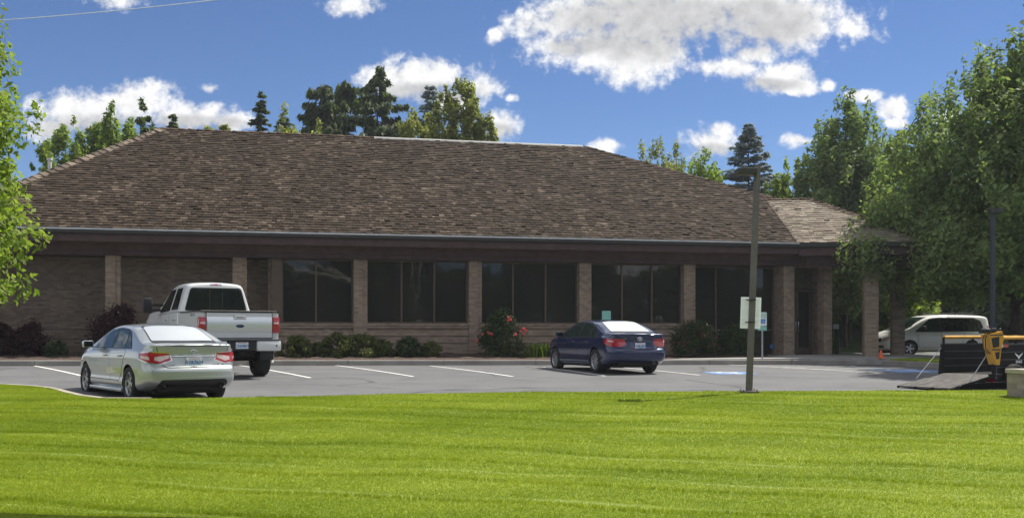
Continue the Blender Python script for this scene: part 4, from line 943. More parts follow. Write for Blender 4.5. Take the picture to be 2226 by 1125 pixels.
# pickup
TRK = [(2.16, .90, 2.27, 1.60, .80), (2.18, .94, 2.33, 1.615, .76), (2.26, .965, 2.36, 1.62, .75), (2.6, .975, 2.385, 1.62, .74), (3.3, .978, 2.385, 1.60, .74), (3.72, .978, 2.345, 1.585, .74), (4.05, .976, 2.18, 1.58, .74), (4.38, .975, 1.93, 1.575, .74), (4.66, .974, 1.72, 1.57, .74),
       (4.9, .972, 1.68, 1.55, .74), (5.5, .968, 1.665, 1.52, .74), (6.0, .955, 1.64, 1.48, .76), (6.2, .92, 1.58, 1.42, .80), (6.28, .85, 1.48, 1.34, .86)]
def make_truck(loc, yaw):
    L = 6.35; root = empty('pickup_truck', loc, yaw, 'tall white crew cab pickup with chrome tailgate and tow mirrors', 'pickup truck'); car = Car(root, L)
    me = loft_mesh(TRK, 'body', tum=.30, crown=.025, caps=((.8, .5, .2), (.8, .5, .2))); car.bvh = bvh_of(me)
    r = .46; RA, FA = 1.22, 5.18
    me = car.arches(me, ((FA, r, .54),), .54, yin=.55); cab = car.mesh(me, 'cab', [m_white, m_under])
    # bed: outer skin, rails, cover
    b = bmesh.new(); bmesh.ops.create_cube(b, size=1)
    for v in b.verts: v.co = Vector((1.09+v.co.x*2.08, v.co.y*1.95, 1.20+v.co.z*.80))
    bmesh.ops.bevel(b, geom=[e for e in b.edges], offset=.035, segments=3, affect='EDGES'); bmesh.ops.recalc_face_normals(b, faces=b.faces); bme = bpy.data.meshes.new('bed'); b.to_mesh(bme); b.free()
    bb = bvh_of(bme); bme = car.arches(bme, ((RA, r+.02, .55),), .55, yin=.55); bed = car.mesh(bme, 'bed', [m_white, m_under])
    m = MB(); m.box(.03, 2.12, -.93, .93, 1.595, 1.625, bev=.01); cov = car.mb(m, 'bed_cover', M('cover_vinyl', (.42, .40, .36), .6)); m = MB()
    for y in (-.945, .945): m.box(.02, 2.13, y-.03, y+.03, 1.598, 1.622)
    m.box(.0, .045, -.915, .915, 1.598, 1.62); car.mb(m, 'cover_rail', m_black, cov)
    # wheel flares
    for ax in (RA, FA):
        for sg in (1, -1):
            m = MB(); pr = [(sg*.965, .555), (sg*1.035, .545), (sg*1.045, .575), (sg*1.035, .60), (sg*.96, .665)]; vs = []; fs = []; A = np.linspace(R(-12), R(192), 25)
            for q in A: vs += [(ax+rr*math.cos(q), y, r+.02+rr*math.sin(q)) for y, rr in pr]
            n = len(pr)
            for i in range(len(A)-1): fs += [(i*n+j, i*n+j+1, (i+1)*n+j+1, (i+1)*n+j) for j in range(n-1)]
            m.add(vs, fs); car.mb(m, 'wheel_flare', m_white, None, True, 50)
            car.wheel(ax, sg*.86, r, .32, .26, 8, 'solid')
    # frame and axle
    m = MB(); m.box(.1, 5.9, -.5, .5, .70, .86); m.box(.1, 5.9, -.72, .72, .80, .92); m.tube([(RA, -.85, r), (RA, .85, r)], .075, 10); m.tube([(FA, -.85, r), (FA, .85, r)], .07, 10); m.lathe([(.0, -.17), (.12, -.13), (.17, 0), (.12, .13), (0, .17)], Matrix.Translation((RA, 0, r)) @ Matrix.Rotation(R(90), 4, 'Y'), 16)
    m.box(.15, .5, -.35, .35, .50, .72); m.tube([(.1, .5, .62), (1.9, .5, .58)], .05, 8); m.tube([(RA, -.62, r), (RA-.1, -.62, .8)], .04, 6); m.tube([(RA, .62, r), (RA-.1, .62, .8)], .04, 6); car.mb(m, 'chassis', m_under, None, True, 30)
    for sg in (1, -1):
        m = MB(); m.box(.55, .575, sg*.84-.17, sg*.84+.17, .42, .86); car.mb(m, 'mud_flap', m_black)
        m = MB(); m.box(2.3, 4.55, sg*1.0-.08, sg*1.0+.05, .62, .68, bev=.02); car.mb(m, 'side_step', m_black, None, True, 40)
    # tailgate with bright applique
    m = MB(); m.box(.022, .06, -.80, .80, .965, 1.575, bev=.012); tg = car.mb(m, 'tailgate', m_white)
    m = MB(); m.box(.028, .045, -.812, .812, .95, 1.587); car.mb(m, 'panel_gap', m_seam, tg)
    m = MB(); zs_ = np.linspace(1.10, 1.475, 13); pv_ = [(-.004+.022*abs((z-1.29)/.19)**2.4, z) for z in zs_]
    m.add([(x, y, z) for y in (-.79, .79) for x, z in pv_]+[(.03, y, z) for y in (-.79, .79) for z in (1.10, 1.475)], [(i, i+1, 14+i, 13+i) for i in range(12)]+[(12, 27, 29, 25), (0, 13, 28, 26), tuple(range(12, -1, -1))+(26, 27), tuple(range(13, 26))+(29, 28)])
    ap = car.mb(m, 'tailgate_panel', M('satin_chrome', (.72, .75, .77), .30, .85, var=.02), tg, True, 30); m = MB()
    m.box(-.012, .012, -.15, .15, 1.41, 1.525, bev=.02); car.mb(m, 'panel_trim', m_white, tg)
    m = MB(); m.box(-.03, .0, -.08, .08, 1.455, 1.495, bev=.01); car.mb(m, 'handle', m_alloy, tg)
    m = MB(); q = [(.115*math.cos(t), .046*math.sin(t)) for t in np.linspace(0, 2*math.pi, 33)[:-1]]; m.prism(q, -.008, .006, REARM(.004, 0, 1.255)); em = car.mb(m, 'emblem', m_chrome, tg)
    m = MB(); m.prism([(a*.9, b*.84) for a, b in q], .006, .009, REARM(.004, 0, 1.255)); car.mb(m, 'emblem_field', m_oval, em); text_mesh('Ford', .072, REARM(-.006, 0, 1.257), 'emblem_script', m_chrome, em, .001, car.off)
    for sg in (1, -1):
        m = MB(); m.box(.0, .16, sg*.895-.085, sg*.895+.085, 1.09, 1.47, bev=.02); t = car.mb(m, 'tail_lamp', m_red, None, True, 40)
        m = MB(); m.box(-.006, .03, sg*.895-.06, sg*.895+.06, 1.30, 1.35, bev=.008); car.mb(m, 'lamp_lens', m_clear, t, True, 40)
    # bumper
    m = MB(); m.box(-.16, .05, -.36, .36, .66, .90, bev=.02); m.box(-.20, .03, -.93, .93, .905, .93, bev=.008); bp = car.mb(m, 'bumper', m_black)
    for sg in (1, -1): m = MB(); m.box(-.20, .05, sg*.66-.30, sg*.66+.30, .655, .90, bev=.035); car.mb(m, 'bumper_corner', m_white, bp, True, 40); m = MB(); m.lathe([(0, .004), (.022, .004), (.024, 0)], REARM(-.2, sg*.84, .78), 12); car.mb(m, 'parking_sensor', m_black, bp)
    plate(car, -.17, .79, 'C01546X'); m = MB(); m.tube([(-.22, 0, .60), (.2, 0, .60)], .035, 8); m.box(-.2, .1, -.05, .05, .56, .64); car.mb(m, 'tow_hitch', m_under)
    # cab glass
    def win(name, polys, view, mat, both=False, off=.004, parent=None, r_=.04):
        for fl in ((False, True) if both else (False,)):
            m = MB()
            for p in polys: car.patch(m, rounded(p, r_), view, off, .06, flip=fl)
            o = car.mb(m, name, mat, parent, True, 40)
        return o
    rw = [(-.78, 1.67), (.78, 1.67), (.635, 2.225), (-.635, 2.225)]; win('window_trim', [inset(rw, -.02)], 'rear', m_black, off=.002, r_=.08); w = win('rear_window', [rw], 'rear', m_cgl, off=.007, r_=.08)
    m = MB(); car.patch(m, [(-.17, 1.71), (-.155, 1.71), (-.155, 2.19), (-.17, 2.19)], 'rear', .012, .05); car.patch(m, [(.155, 1.71), (.17, 1.71), (.17, 2.19), (.155, 2.19)], 'rear', .012, .05); car.mb(m, 'slider_frame', m_black, w)
    win('windscreen', [[(-.80, 1.75), (.80, 1.75), (.64, 2.30), (-.64, 2.30)]], 'front', m_cgl)
    win('side_window', [[(2.42, 1.69), (3.10, 1.68), (3.10, 2.24), (2.55, 2.25)]], 'side', m_cgl, True); win('side_window', [[(3.25, 1.66), (4.35, 1.62), (4.33, 1.74), (3.82, 2.20), (3.25, 2.24)]], 'side', m_cgl, True)
    for fl in (False, True):
        sg = -1 if fl else 1
        for poly, hx in (([(2.32, .80), (3.16, .80), (3.16, 1.60), (2.32, 1.615)], 2.44), ([(3.19, .80), (4.42, .80), (4.5, 1.2), (4.46, 1.555), (3.19, 1.60)], 3.32)):
            m = MB(); car.patch(m, inset(poly, -.012), 'side', .0012, .08, flip=fl); car.mb(m, 'panel_gap', m_seam, cab, True)
            m = MB(); car.patch(m, poly, 'side', .003, .08, flip=fl); d = car.mb(m, 'door', m_white, None, True, 40); m = MB(); m.box(hx-.06, hx+.12, sg*.985-.02, sg*.985+.02, 1.40, 1.445, bev=.015); car.mb(m, 'handle', m_chrome, d, True, 40)
        m = MB()
        for za in (1.66, 1.80): m.box(4.10, 4.22, sg*.90 if sg > 0 else -1.30, 1.30 if sg > 0 else -.90, za, za+.06)
        m.box(4.08, 4.28, min(sg*1.18, sg*1.42), max(sg*1.18, sg*1.42), 1.62, 2.02, bev=.04); mi = car.mb(m, 'tow_mirror', m_black, None, True, 40)
        m = MB(); m.box(4.272, 4.285, min(sg*1.22, sg*1.40), max(sg*1.22, sg*1.40), 1.72, 1.80); car.mb(m, 'marker_lamp', m_amber, mi)
    m = MB(); car.patch(m, rounded([(-.15, 2.305), (.15, 2.305), (.15, 2.345), (-.15, 2.345)], .01), 'rear', .012, .03); st = car.mb(m, 'stop_lamp', m_chrome, cab, True, 40); m = MB(); car.patch(m, [(-.05, 2.31), (.05, 2.31), (.05, 2.34), (-.05, 2.34)], 'rear', .016, .03); car.mb(m, 'stop_lens', m_red, st)
    text_mesh('SUPER DUTY', .075, Matrix.Translation((.62, .978, 1.52)) @ Matrix(((-1, 0, 0, 0), (0, 0, 1, 0), (0, 1, 0, 0), (0, 0, 0, 1))), 'badge', m_chrome, bed, .002, car.off, .001)
yt = R(90+30); pt_ = lot(568, 816)
make_truck(place((pt_.x, pt_.y, pt_.z), (1.22, -.90), yt, 6.35), yt)

# minivan
VAN = [(0.0, .80, 1.60, .98, .38), (.03, .86, 1.66, 1.0, .34), (.12, .92, 1.70, 1.01, .30), (.4, .96, 1.735, 1.01, .26), (1.0, .985, 1.755, 1.005, .22), (1.9, .99, 1.76, 1.0, .21), (2.5, .99, 1.745, .99, .21), (2.9, .988, 1.69, .985, .21), (3.3, .985, 1.52, .98, .21), (3.7, .975, 1.28, .965, .21), (3.95, .965, 1.13, .95, .21),
       (4.2, .945, 1.06, .92, .22), (4.5, .90, .98, .86, .22), (4.7, .83, .88, .78, .24), (4.82, .72, .74, .68, .28), (4.86, .6, .66, .6, .33)]
def make_van(loc, yaw):
    L = 4.87; root = empty('minivan', loc, yaw, 'dusty white minivan parked beyond the brick porch columns', 'minivan'); car = Car(root, L)
    me = loft_mesh(VAN, 'body', tum=.26, crown=.02); car.bvh = bvh_of(me); r = .33; RA, FA = .98, 3.86
    me = car.arches(me, ((RA, r+.005, .375), (FA, r+.005, .375)), .37); body = car.mesh(me, 'body', [m_vanw, m_under])
    m = MB(); m.box(.3, 4.5, -.7, .7, .19, .32); car.mb(m, 'underbody', m_under)
    for x in (RA, FA):
        for sg in (1, -1): car.wheel(x, sg*.86, r, .21, .21, 5, 'solid')
    def pt(name, polys, view, mat, off, r_=.03, parent=None, fl=False):
        m = MB()
        for p in polys: car.patch(m, rounded(p, r_), view, off, .06, flip=fl)
        return car.mb(m, name, mat, parent, True, 40)
    pt('windscreen', [[(-.78, 1.10), (.78, 1.10), (.63, 1.66), (-.63, 1.66)]], 'front', m_cgl2, .004); pt('rear_window', [[(-.72, 1.08), (.72, 1.08), (.64, 1.60), (-.64, 1.60)]], 'rear', m_cgl, .004)
    for fl in (False, True):
        sg = -1 if fl else 1
        pt('window_trim', [[(.30, 1.06), (3.62, 1.03), (3.40, 1.20), (2.88, 1.585), (2.4, 1.63), (.75, 1.63), (.46, 1.50)]], 'side', m_black, .003, fl=fl)
        for q, gm in (([(.40, 1.09), (1.26, 1.08), (1.26, 1.60), (.80, 1.60), (.55, 1.48)], m_cgl), ([(1.30, 1.08), (2.36, 1.07), (2.36, 1.605), (1.30, 1.605)], m_cgl), ([(2.44, 1.07), (3.42, 1.06), (3.30, 1.19), (2.84, 1.555), (2.44, 1.60)], m_cgl2)): pt('side_window', [q], 'side', gm, .006, .025, fl=fl)
        for poly, hx in (([(2.42, .38), (3.42, .38), (3.50, .6), (3.46, 1.0), (2.42, 1.02)], 2.5), ([(1.42, .6), (1.5, .38), (2.40, .38), (2.40, 1.02), (1.32, 1.03)], 2.1)):
            pt('panel_gap', [inset(poly, -.012)], 'side', m_seam, .0012, .01, body, fl); d = pt('door', [poly], 'side', m_vanw, .003, .01, None, fl)
            m = MB(); m.box(hx-.02, hx+.18, sg*.992-.018, sg*.992+.018, .83, .88, bev=.012); car.mb(m, 'handle', m_vanw, d, True, 40)
        pt('side_moulding', [[(1.45, .53), (3.42, .53), (3.42, .57), (1.45, .57)]], 'side', m_vanw, .012, .01, None, fl)
        m = MB(); m.box(3.22, 3.40, min(sg*.99, sg*1.22), max(sg*.99, sg*1.22), 1.09, 1.28, bev=.04); car.mb(m, 'mirror', m_black, None, True, 40)
        m = MB(); car.patch(m, [(.40, .62), (.76, .66), (.82, .84), (.44, .76)], 'front', .006, .03, flip=fl); car.mb(m, 'headlight', m_clear, None, True, 40)
        m = MB(); car.patch(m, [(.74, .85), (.86, .85), (.80, 1.3), (.70, 1.3)], 'rear', .006, .03, flip=fl); car.mb(m, 'tail_lamp', m_red, None, True, 40)
        m = MB(); m.tube([(.6, sg*.60, 1.79), (.75, sg*.60, 1.815), (2.3, sg*.60, 1.82), (2.5, sg*.60, 1.785)], .016, 8); car.mb(m, 'roof_rail', m_black, None, True)
    m = MB(); car.patch(m, rounded([(-.38, .60), (.38, .60), (.36, .76), (-.36, .76)], .05), 'front', .006, .04); car.mb(m, 'grille', m_black, None, True, 40)
    m = MB(); car.patch(m, rounded([(-.6, .36), (.6, .36), (.55, .46), (-.55, .46)], .04), 'front', .006, .04); car.mb(m, 'air_intake', m_black, None, True, 40)
yv = R(180+11); pv = at(1978, 774, 46.5)
make_van(place((pv.x, pv.y, .05), (3.86, .95), yv, 4.87), yv)
m_head = M('lamp_head_bronze', (.045, .043, .04), .6)
# ---------------------------------------------------------------- street furniture and trailer
def lamp_post(name, base, top_off, h, w, rot, head, label, mat, plate_=True, mark=True):
    root = empty(name, base, 0, label, 'lamp post', None); m = MB(); rz = Matrix.Rotation(R(rot), 4, 'Z'); hw = w/2
    lo = [rz @ Vector((a*hw, b*hw, 0)) for a, b in ((-1, -1), (1, -1), (1, 1), (-1, 1))]; hi = [p*.92+Vector((top_off, 0, h)) for p in lo]
    m.add(lo+hi, [(0, 1, 5, 4), (1, 2, 6, 5), (2, 3, 7, 6), (3, 0, 4, 7), (4, 5, 6, 7), (3, 2, 1, 0)]); p = m.build('pole', mat, root)
    hx, hl, hh = head; m = MB(); m.box(top_off+min(0, hx)-.0, top_off+max(0, hx), -.05, .05, h-.12, h-.06); m.build('arm', mat, root)
    m = MB(); x0 = top_off+hx; m.box(min(x0, x0+hl), max(x0, x0+hl), -.17, .17, h-.17, h-.17+hh, bev=.012); l = m.build('lamp_head', m_head, root)
    m = MB(); m.box(min(x0, x0+hl)+.04, max(x0, x0+hl)-.04, -.13, .13, h-.178, h-.168); m.build('lens', m_rib, l)
    if plate_:
        m = MB(); m.box(-.155, .155, -.155, .155, -.02, .022, bev=.006)
        for a in (-.12, .12):
            for b in (-.12, .12): m.tube([(a, b, .02), (a, b, .05)], .012, 6)
        m.build('base_plate', mat, root)
    return root
b = at(1628, 851, 20.0)
LP = lamp_post('lamp_post', (b.x, b.y, b.z), .155, 4.10, .088, 28, (-.03, -.36, .10), 'leaning bronze square lamp post at the back edge of the lawn', m_pole)
def notice():
    z = (HY-680)/F*20.2+CZ; x = b.x+.05; root = empty('notice_board', (x, b.y+.085, b.z), 0, 'white notice board strapped to the leaning bronze lamp post', 'sign')
    c = z-b.z; lean = Matrix.Translation((0, 0, c)) @ Matrix.Rotation(R(2.0), 4, 'Y'); m = MB(); m.box(-.185, .185, -.004, .004, -.285, .285, bev=.003, M=lean); bd = m.build('board', m_board, root)
    m = MB(); rr = random.Random(4); zz = .25
    while zz > -.26:
        x0 = -.16
        while x0 < .15: l = rr.uniform(.015, .06); m.box(x0, min(x0+l, .16), -.0062, -.0055, zz, zz+.008, M=lean); x0 += l+.012
        zz -= rr.choice((.022, .022, .03, .045))
    m.build('printed_lines', M('faint_print', (.60, .63, .61), .7), bd)
    for q in (.235, -.165): m = MB(); m.box(-.095+q*.035, .055+q*.035, -.165, .0, c+q-.008, c+q+.008); m.build('strap', m_black, root)
notice()
def wheelchair(m, s, Mx):
    def ln(pts, w):
        for a, c in zip(pts[:-1], pts[1:]):
            a, c = Vector(a), Vector(c); t = (c-a).normalized(); n = Vector((-t.y, t.x))*w; m.add([Mx @ Vector((*q, .0)) for q in (a+n, c+n, c-n, a-n)], [(0, 1, 2, 3)])
    ln([(-.06*s+math.cos(q)*.42*s, -.38*s+math.sin(q)*.42*s) for q in np.linspace(R(150), R(395), 14)], .06*s); ln([(-.12*s, .55*s), (-.05*s, -.12*s), (.36*s, -.12*s), (.55*s, -.62*s), (.72*s, -.56*s)], .07*s); ln([(-.08*s, .2*s), (.28*s, .2*s)], .05*s)
    ln([(-.12*s-.07*s*math.cos(q), .75*s+.07*s*math.sin(q)) for q in np.linspace(0, 2*math.pi, 9)], .07*s)
FRM = lambda x, y, z: Matrix.Translation((x, y, z)) @ Matrix.Rotation(R(90), 4, 'X')
def acc_sign(px, py_base, d, top, label, facing):
    p = at(px, py_base, d); root = empty('parking_sign', p, R(8), label, 'sign', 'parking signs on posts by the planting bed'); H = (HY-top)/F*d+CZ-p.z
    m = MB(); m.box(-.025, .025, -.012, .012, -.2, H-.02); m.build('post', m_galv, root)
    s = 1 if facing else -1; y = -.016
    m = MB(); q = rounded([(-.152, -.228), (.152, -.228), (.152, .228), (-.152, .228)], .03); m.prism(q, .0, .003, FRM(0, y, H-.23)); pn = m.build('panel', m_teal if not facing else m_sign, root)
    if facing:
        m = MB(); q2 = rounded([(-.152, -.05), (.152, -.05), (.152, .228), (-.152, .228)], .03); m.prism(rounded([(-.135, .03), (.135, .03), (.135, .21), (-.135, .21)], .02), .0032, .0042, FRM(0, y, H-.23)); m.build('heading_field', M('pale_teal', (.55, .70, .64), .5), pn)
        text_mesh('RESERVED', .052, FRM(0, y-.0048, H-.08), 'lettering', m_teal, pn, .0006); text_mesh('PARKING', .052, FRM(0, y-.0048, H-.145), 'lettering', m_teal, pn, .0006)
        m = MB(); m.prism([(-.078, -.085), (.078, -.085), (.078, .07), (-.078, .07)], .0045, .0055, FRM(.02, y, H-.30)); sq = m.build('symbol_field', m_sgblue, pn); m = MB(); wheelchair(m, .07, FRM(.02, y-.0062, H-.305)); m.build('wheelchair_symbol', m_sign, sq)
        m = MB(); m.prism(rounded([(-.152, -.075), (.152, -.075), (.152, .075), (-.152, .075)], .02), .0, .003, FRM(0, y, H-.545)); p2 = m.build('lower_panel', m_teal, root); text_mesh('VAN ACCESSIBLE', .032, FRM(0, y-.0036, H-.545), 'lettering', m_sign, p2, .0006)
acc_sign(1657, 769, 37.0, 678, 'teal and white reserved parking sign with blue wheelchair square', True)
acc_sign(1318, 772, 36.9, 675, 'plain teal sign back rising behind the roof of the blue sedan', False)
def cone():
    p = at(1915, 778.5, 38.4); p.z = .17; root = empty('traffic_cone', p, R(20), 'small orange traffic cone on the walk beside the porch column', 'traffic cone')
    m = MB(); m.lathe([(.085, .02), (.03, .27), (.02, .29), (0, .292)], Matrix.Identity(4), 20); m.build('cone', m_orange, root, True, 40); m = MB(); m.box(-.12, .12, -.12, .12, 0, .022, bev=.006); m.build('base', m_orange, root)
cone()
def pier():
    p = at(2260, 859, 19.1); root = empty('brick_pier_block', (p.x, p.y+.25, p.z), R(8), 'low brick pier with a stone cap at the right edge of the lawn', 'pier')
    m = MB(); m.box(-.30, .42, -.30, .30, -.15, .37); m.build('brickwork', m_pier, root); m = MB(); m.box(-.325, .445, -.325, .325, .372, .45, bev=.01); m.build('cap', M('cap_stone', (.42, .38, .30), .85, var=.25, vs=12, bump=.006), root)
pier()
b2 = at(2158, 735, 34.6); lamp_post('lamp_post', (b2.x, b2.y, -.06), 0, (HY-452)/F*34.6+CZ+.06, .125, 0, (-.10, .36, .15), 'dark slim lamp post standing in front of the big tree', m_pole2, False)
def urn():
    p = at(1819, 766, 44.5); root = empty('ash_bin', (p.x, p.y, .2), 0, 'slim dark ash bin with a pale top under the porch', 'bin'); m = MB(); m.box(-.07, .07, -.07, .07, 0, 1.0, bev=.01); m.build('post', m_black, root); m = MB(); m.box(-.19, .06, -.1, .1, 1.0, 1.2, bev=.01); m.build('hood', m_galv, root)
urn()
def cable():
    a, c = at(-900, 118, 34), at(1500, -88, 26); m = MB(); m.tube([a.lerp(c, t)+Vector((0, 0, .84-.9*(1-(2*t-1)**2))) for t in np.linspace(0, 1, 40)], .010, 6); o = m.build('overhead_cable', m_wire); tag(o, 'thin pale overhead cable crossing the sky at the upper left', 'cable')
cable()
def trailer():
    ang = math.atan2(.54, .84); p1 = at(2047, 810, 26.6); e1 = Vector((math.cos(ang), math.sin(ang), 0)); e2 = Vector((-e1.y, e1.x, 0)); Wd = 1.40; dz = p1.z
    gz = float(lotz(p1.x, p1.y)); root = empty('utility_trailer', (p1.x-e2.x*Wd/2, p1.y-e2.y*Wd/2, gz), ang, 'black sided utility trailer with yellow rails and its ramp lowered', 'trailer')
    D = dz-gz; hw = Wd/2; L = 3.6; H = .70
    m = MB(); m.box(0, L, -hw, hw, D-.06, D); m.box(0, L, -hw-.02, -hw+.06, D-.16, D-.06); m.box(0, L, hw-.06, hw+.02, D-.16, D-.06); m.tube([(L, -.4, D-.1), (L+1.1, 0, D-.1), (L, .4, D-.1)], .05, 6); m.build('deck', m_trail, root)
    for s in (1, -1):
        y = s*(hw-.012); m = MB(); m.box(.06, L, y-.014, y+.014, D+.002, D+H); sp = m.build('side_panel', m_trail, root)
        m = MB()
        for k in range(1, 4): m.box(.06, L, y-.024, y+.024, D+H*k/4-.012, D+H*k/4+.006)
        m.box(.06, L, y-.026, y+.026, D+H-.012, D+H+.012); m.build('rib', m_rib, sp)
        m = MB(); z = D+H+(.16 if s > 0 else .15); m.tube([(.08, y, z), (L, y, z)], .042, 10); m.build('top_rail', m_yel, root, True, 40)
        for x in ((.06, 1.2, 2.4, 3.55) if s > 0 else (.85, 1.9, 3.5)): m = MB(); m.box(x-.02, x+.02, y-.02, y+.02, D+H, z); m.build('rail_support', m_trail, root)
    m = MB(); y = -hw-.01; m.add([(-.03, y-.03, D-.1), (.05, y-.03, D-.1), (.05, y+.04, D-.1), (-.03, y+.04, D-.1), (-.09, y-.03, D+1.0), (-.03, y-.03, D+1.0), (-.03, y+.03, D+1.0), (-.09, y+.03, D+1.0)], [(0, 3, 2, 1), (4, 5, 6, 7), (0, 1, 5, 4), (1, 2, 6, 5), (2, 3, 7, 6), (3, 0, 4, 7)]); m.build('corner_post', m_pole2, root)
    m = MB(); y = hw; m.add([(-.12, y-.03, D-.2), (.04, y-.03, D-.2), (.04, y+.03, D-.2), (-.12, y+.03, D-.2), (.0, y-.03, D+H), (.06, y-.03, D+H), (.06, y+.03, D+H), (.0, y+.03, D+H)], [(0, 3, 2, 1), (4, 5, 6, 7), (0, 1, 5, 4), (1, 2, 6, 5), (2, 3, 7, 6), (3, 0, 4, 7)]); m.build('corner_post', m_trail, root)
    # ramp down to the tarmac
    ex = -1.62; m = MB(); zg = .03; a = math.atan2(D-zg, 1.62); n = 14
    for k in range(n):
        x0, x1 = -1.62*k/n, -1.62*(k+1)/n+.012; z0, z1 = D-(D-zg)*k/n, D-(D-zg)*(k+1)/n
        m.add([(x0, -hw, z0), (x0, hw, z0), (x1, hw, z1+.008), (x1, -hw, z1+.008), (x0, -hw, z0-.03), (x0, hw, z0-.03), (x1, hw, z1-.025), (x1, -hw, z1-.025)], [(0, 1, 2, 3), (7, 6, 5, 4), (0, 4, 5, 1), (2, 6, 7, 3), (1, 5, 6, 2), (3, 7, 4, 0)])
    rp = m.build('ramp', m_ramp, root); m = MB()
    for y in (-hw, -hw*.33, hw*.33, hw): m.tube([(0, y, D-.03), (ex, y, zg-.02)], .03, 6)
    m.build('ramp_frame', m_trail, rp)
    m = MB(); m.tube([(.0, -hw-.03, D+.78), (-.95, -hw-.03, D-.11)], .012, 6); m.build('ramp_cable', m_galv, root); m = MB(); m.tube([(.0, hw, D+.62), (-.95, hw, D-.11)], .008, 6); m.build('ramp_cable', m_galv, root)
    # wheel on the near side, lights, reflector, mark
    r = .27
    for y in (-hw-.14, hw+.14):
        for x in (.55, 1.75):
            Mx = Matrix.Translation((x, y, r)) @ Matrix.Rotation(R(90 if y < 0 else -90), 4, 'X'); m = MB(); m.lathe([(0, .03), (.12, .05), (.16, .09), (.16, -.09), (0, -.09)], Mx, 20); w = m.build('wheel', m_rib, root, True, 40)
            m = MB(); m.lathe([(.16, -.08), (.22, -.1), (.26, -.08), (.27, -.05), (.27, .05), (.26, .08), (.22, .1), (.16, .08)], Mx, 30, closed=True); m.build('tyre', m_tyre, w, True, 35)
    m = MB(); m.box(-.03, .0, -hw, -hw+.22, D-.17, D-.08); m.build('tail_lamp', m_red, root)
    m = MB(); y = -hw-.03; m.box(.08, .28, y-.004, y, D+H-.07, D+H+.0); m.build('reflector', m_sign, root); m = MB(); m.box(.285, .48, y-.004, y, D+H-.07, D+H); m.build('reflector', m_red, root)
    T = Matrix.Translation((.92, -hw+.012-.03, D+.40)) @ Matrix.Rotation(R(90), 4, 'X'); m = MB()
    for s in (1, -1):
        q = [(0, -.05), (s*.05, .0), (s*.13, .055), (s*.155, .10), (s*.10, .075), (s*.035, .045), (0, .02)]; m.prism(q if s > 0 else q[::-1], .0, .003, T)
    lg = m.build('bird_emblem', m_sign, root); text_mesh('EAGLE', .085, Matrix.Translation((.92, -hw+.012-.033, D+.29)) @ Matrix.Rotation(R(90), 4, 'X'), 'lettering', m_sign, lg, .001, bold=.002)
    # yellow machine at the rear corner
    mp = at(2147, 800, 25.25); mg = float(lotz(mp.x, mp.y)); rm = empty('digging_machine', (mp.x, mp.y, D+gz-.02), R(6), 'yellow machine with tapered housing at the rear corner of the trailer', 'machine')
    zz = lambda py: (HY-py)/F*25.25+CZ-(D+gz-.02); xx = lambda px: (px-2147)/F*25.25
    Q = [(xx(2131), zz(727)), (xx(2162), zz(719)), (xx(2166), zz(735)), (xx(2160), zz(758)), (xx(2156), zz(792)), (xx(2149), zz(791)), (xx(2138), zz(755)), (xx(2134), zz(738))]
    m = MB(); m.prism(Q[::-1], 0, .34, Matrix.Translation((0, .0, 0)) @ Matrix.Rotation(R(90), 4, 'X')); m.v = [(x, -y-.34 if False else y, z) for x, y, z in m.v]; hs_ = m.build('housing', m_yel, rm)
    m = MB(); m.prism([(xx(2137), zz(734)), (xx(2155), zz(731)), (xx(2155), zz(752)), (xx(2141), zz(755))], .338, .346, Matrix.Rotation(R(90), 4, 'X')); m.prism([(xx(2145), zz(765)), (xx(2156), zz(763)), (xx(2155), zz(778)), (xx(2149), zz(780))], .338, .346, Matrix.Rotation(R(90), 4, 'X')); m.build('opening', m_black, hs_)
    m = MB(); m.box(xx(2139), xx(2158), -.345, -.335, zz(761), zz(757)); m.build('seam', m_frame, hs_)
    m = MB(); m.box(xx(2133), xx(2163), -.345, -.335, zz(729), zz(726)); m.build('seam', m_frame, hs_)
    m = MB(); m.box(xx(2122), xx(2140), -.30, -.05, zz(724), zz(714), bev=.03); m.box(xx(2142), xx(2156), -.25, -.1, zz(722), zz(713), bev=.02); m.build('engine_cover', m_black, rm, True, 40)
    m = MB(); m.tube([(xx(2120), -.15, zz(716)), (xx(2131), -.15, zz(713.5)), (xx(2145), -.15, zz(716)), (xx(2158), -.15, zz(721))], .022, 8); m.tube([(xx(2160), -.2, zz(722)), (xx(2166), -.2, zz(713))], .02, 8); m.build('handle', m_black, rm, True)
    for q in (-.22, -.12): m = MB(); m.tube([(xx(2138), q, zz(720)), (xx(2127), q-.05, zz(735)), (xx(2129), q-.03, zz(756)), (xx(2141), q, zz(768))], .011, 6); m.build('hose', m_black, rm, True)
    m = MB(); m.tube([(xx(2152), -.17, zz(790)), (xx(2152), -.17, .0)], .05, 8); m.box(xx(2146), xx(2166), -.3, -.04, -.0, .05); m.build('foot', m_under, rm)
trailer()
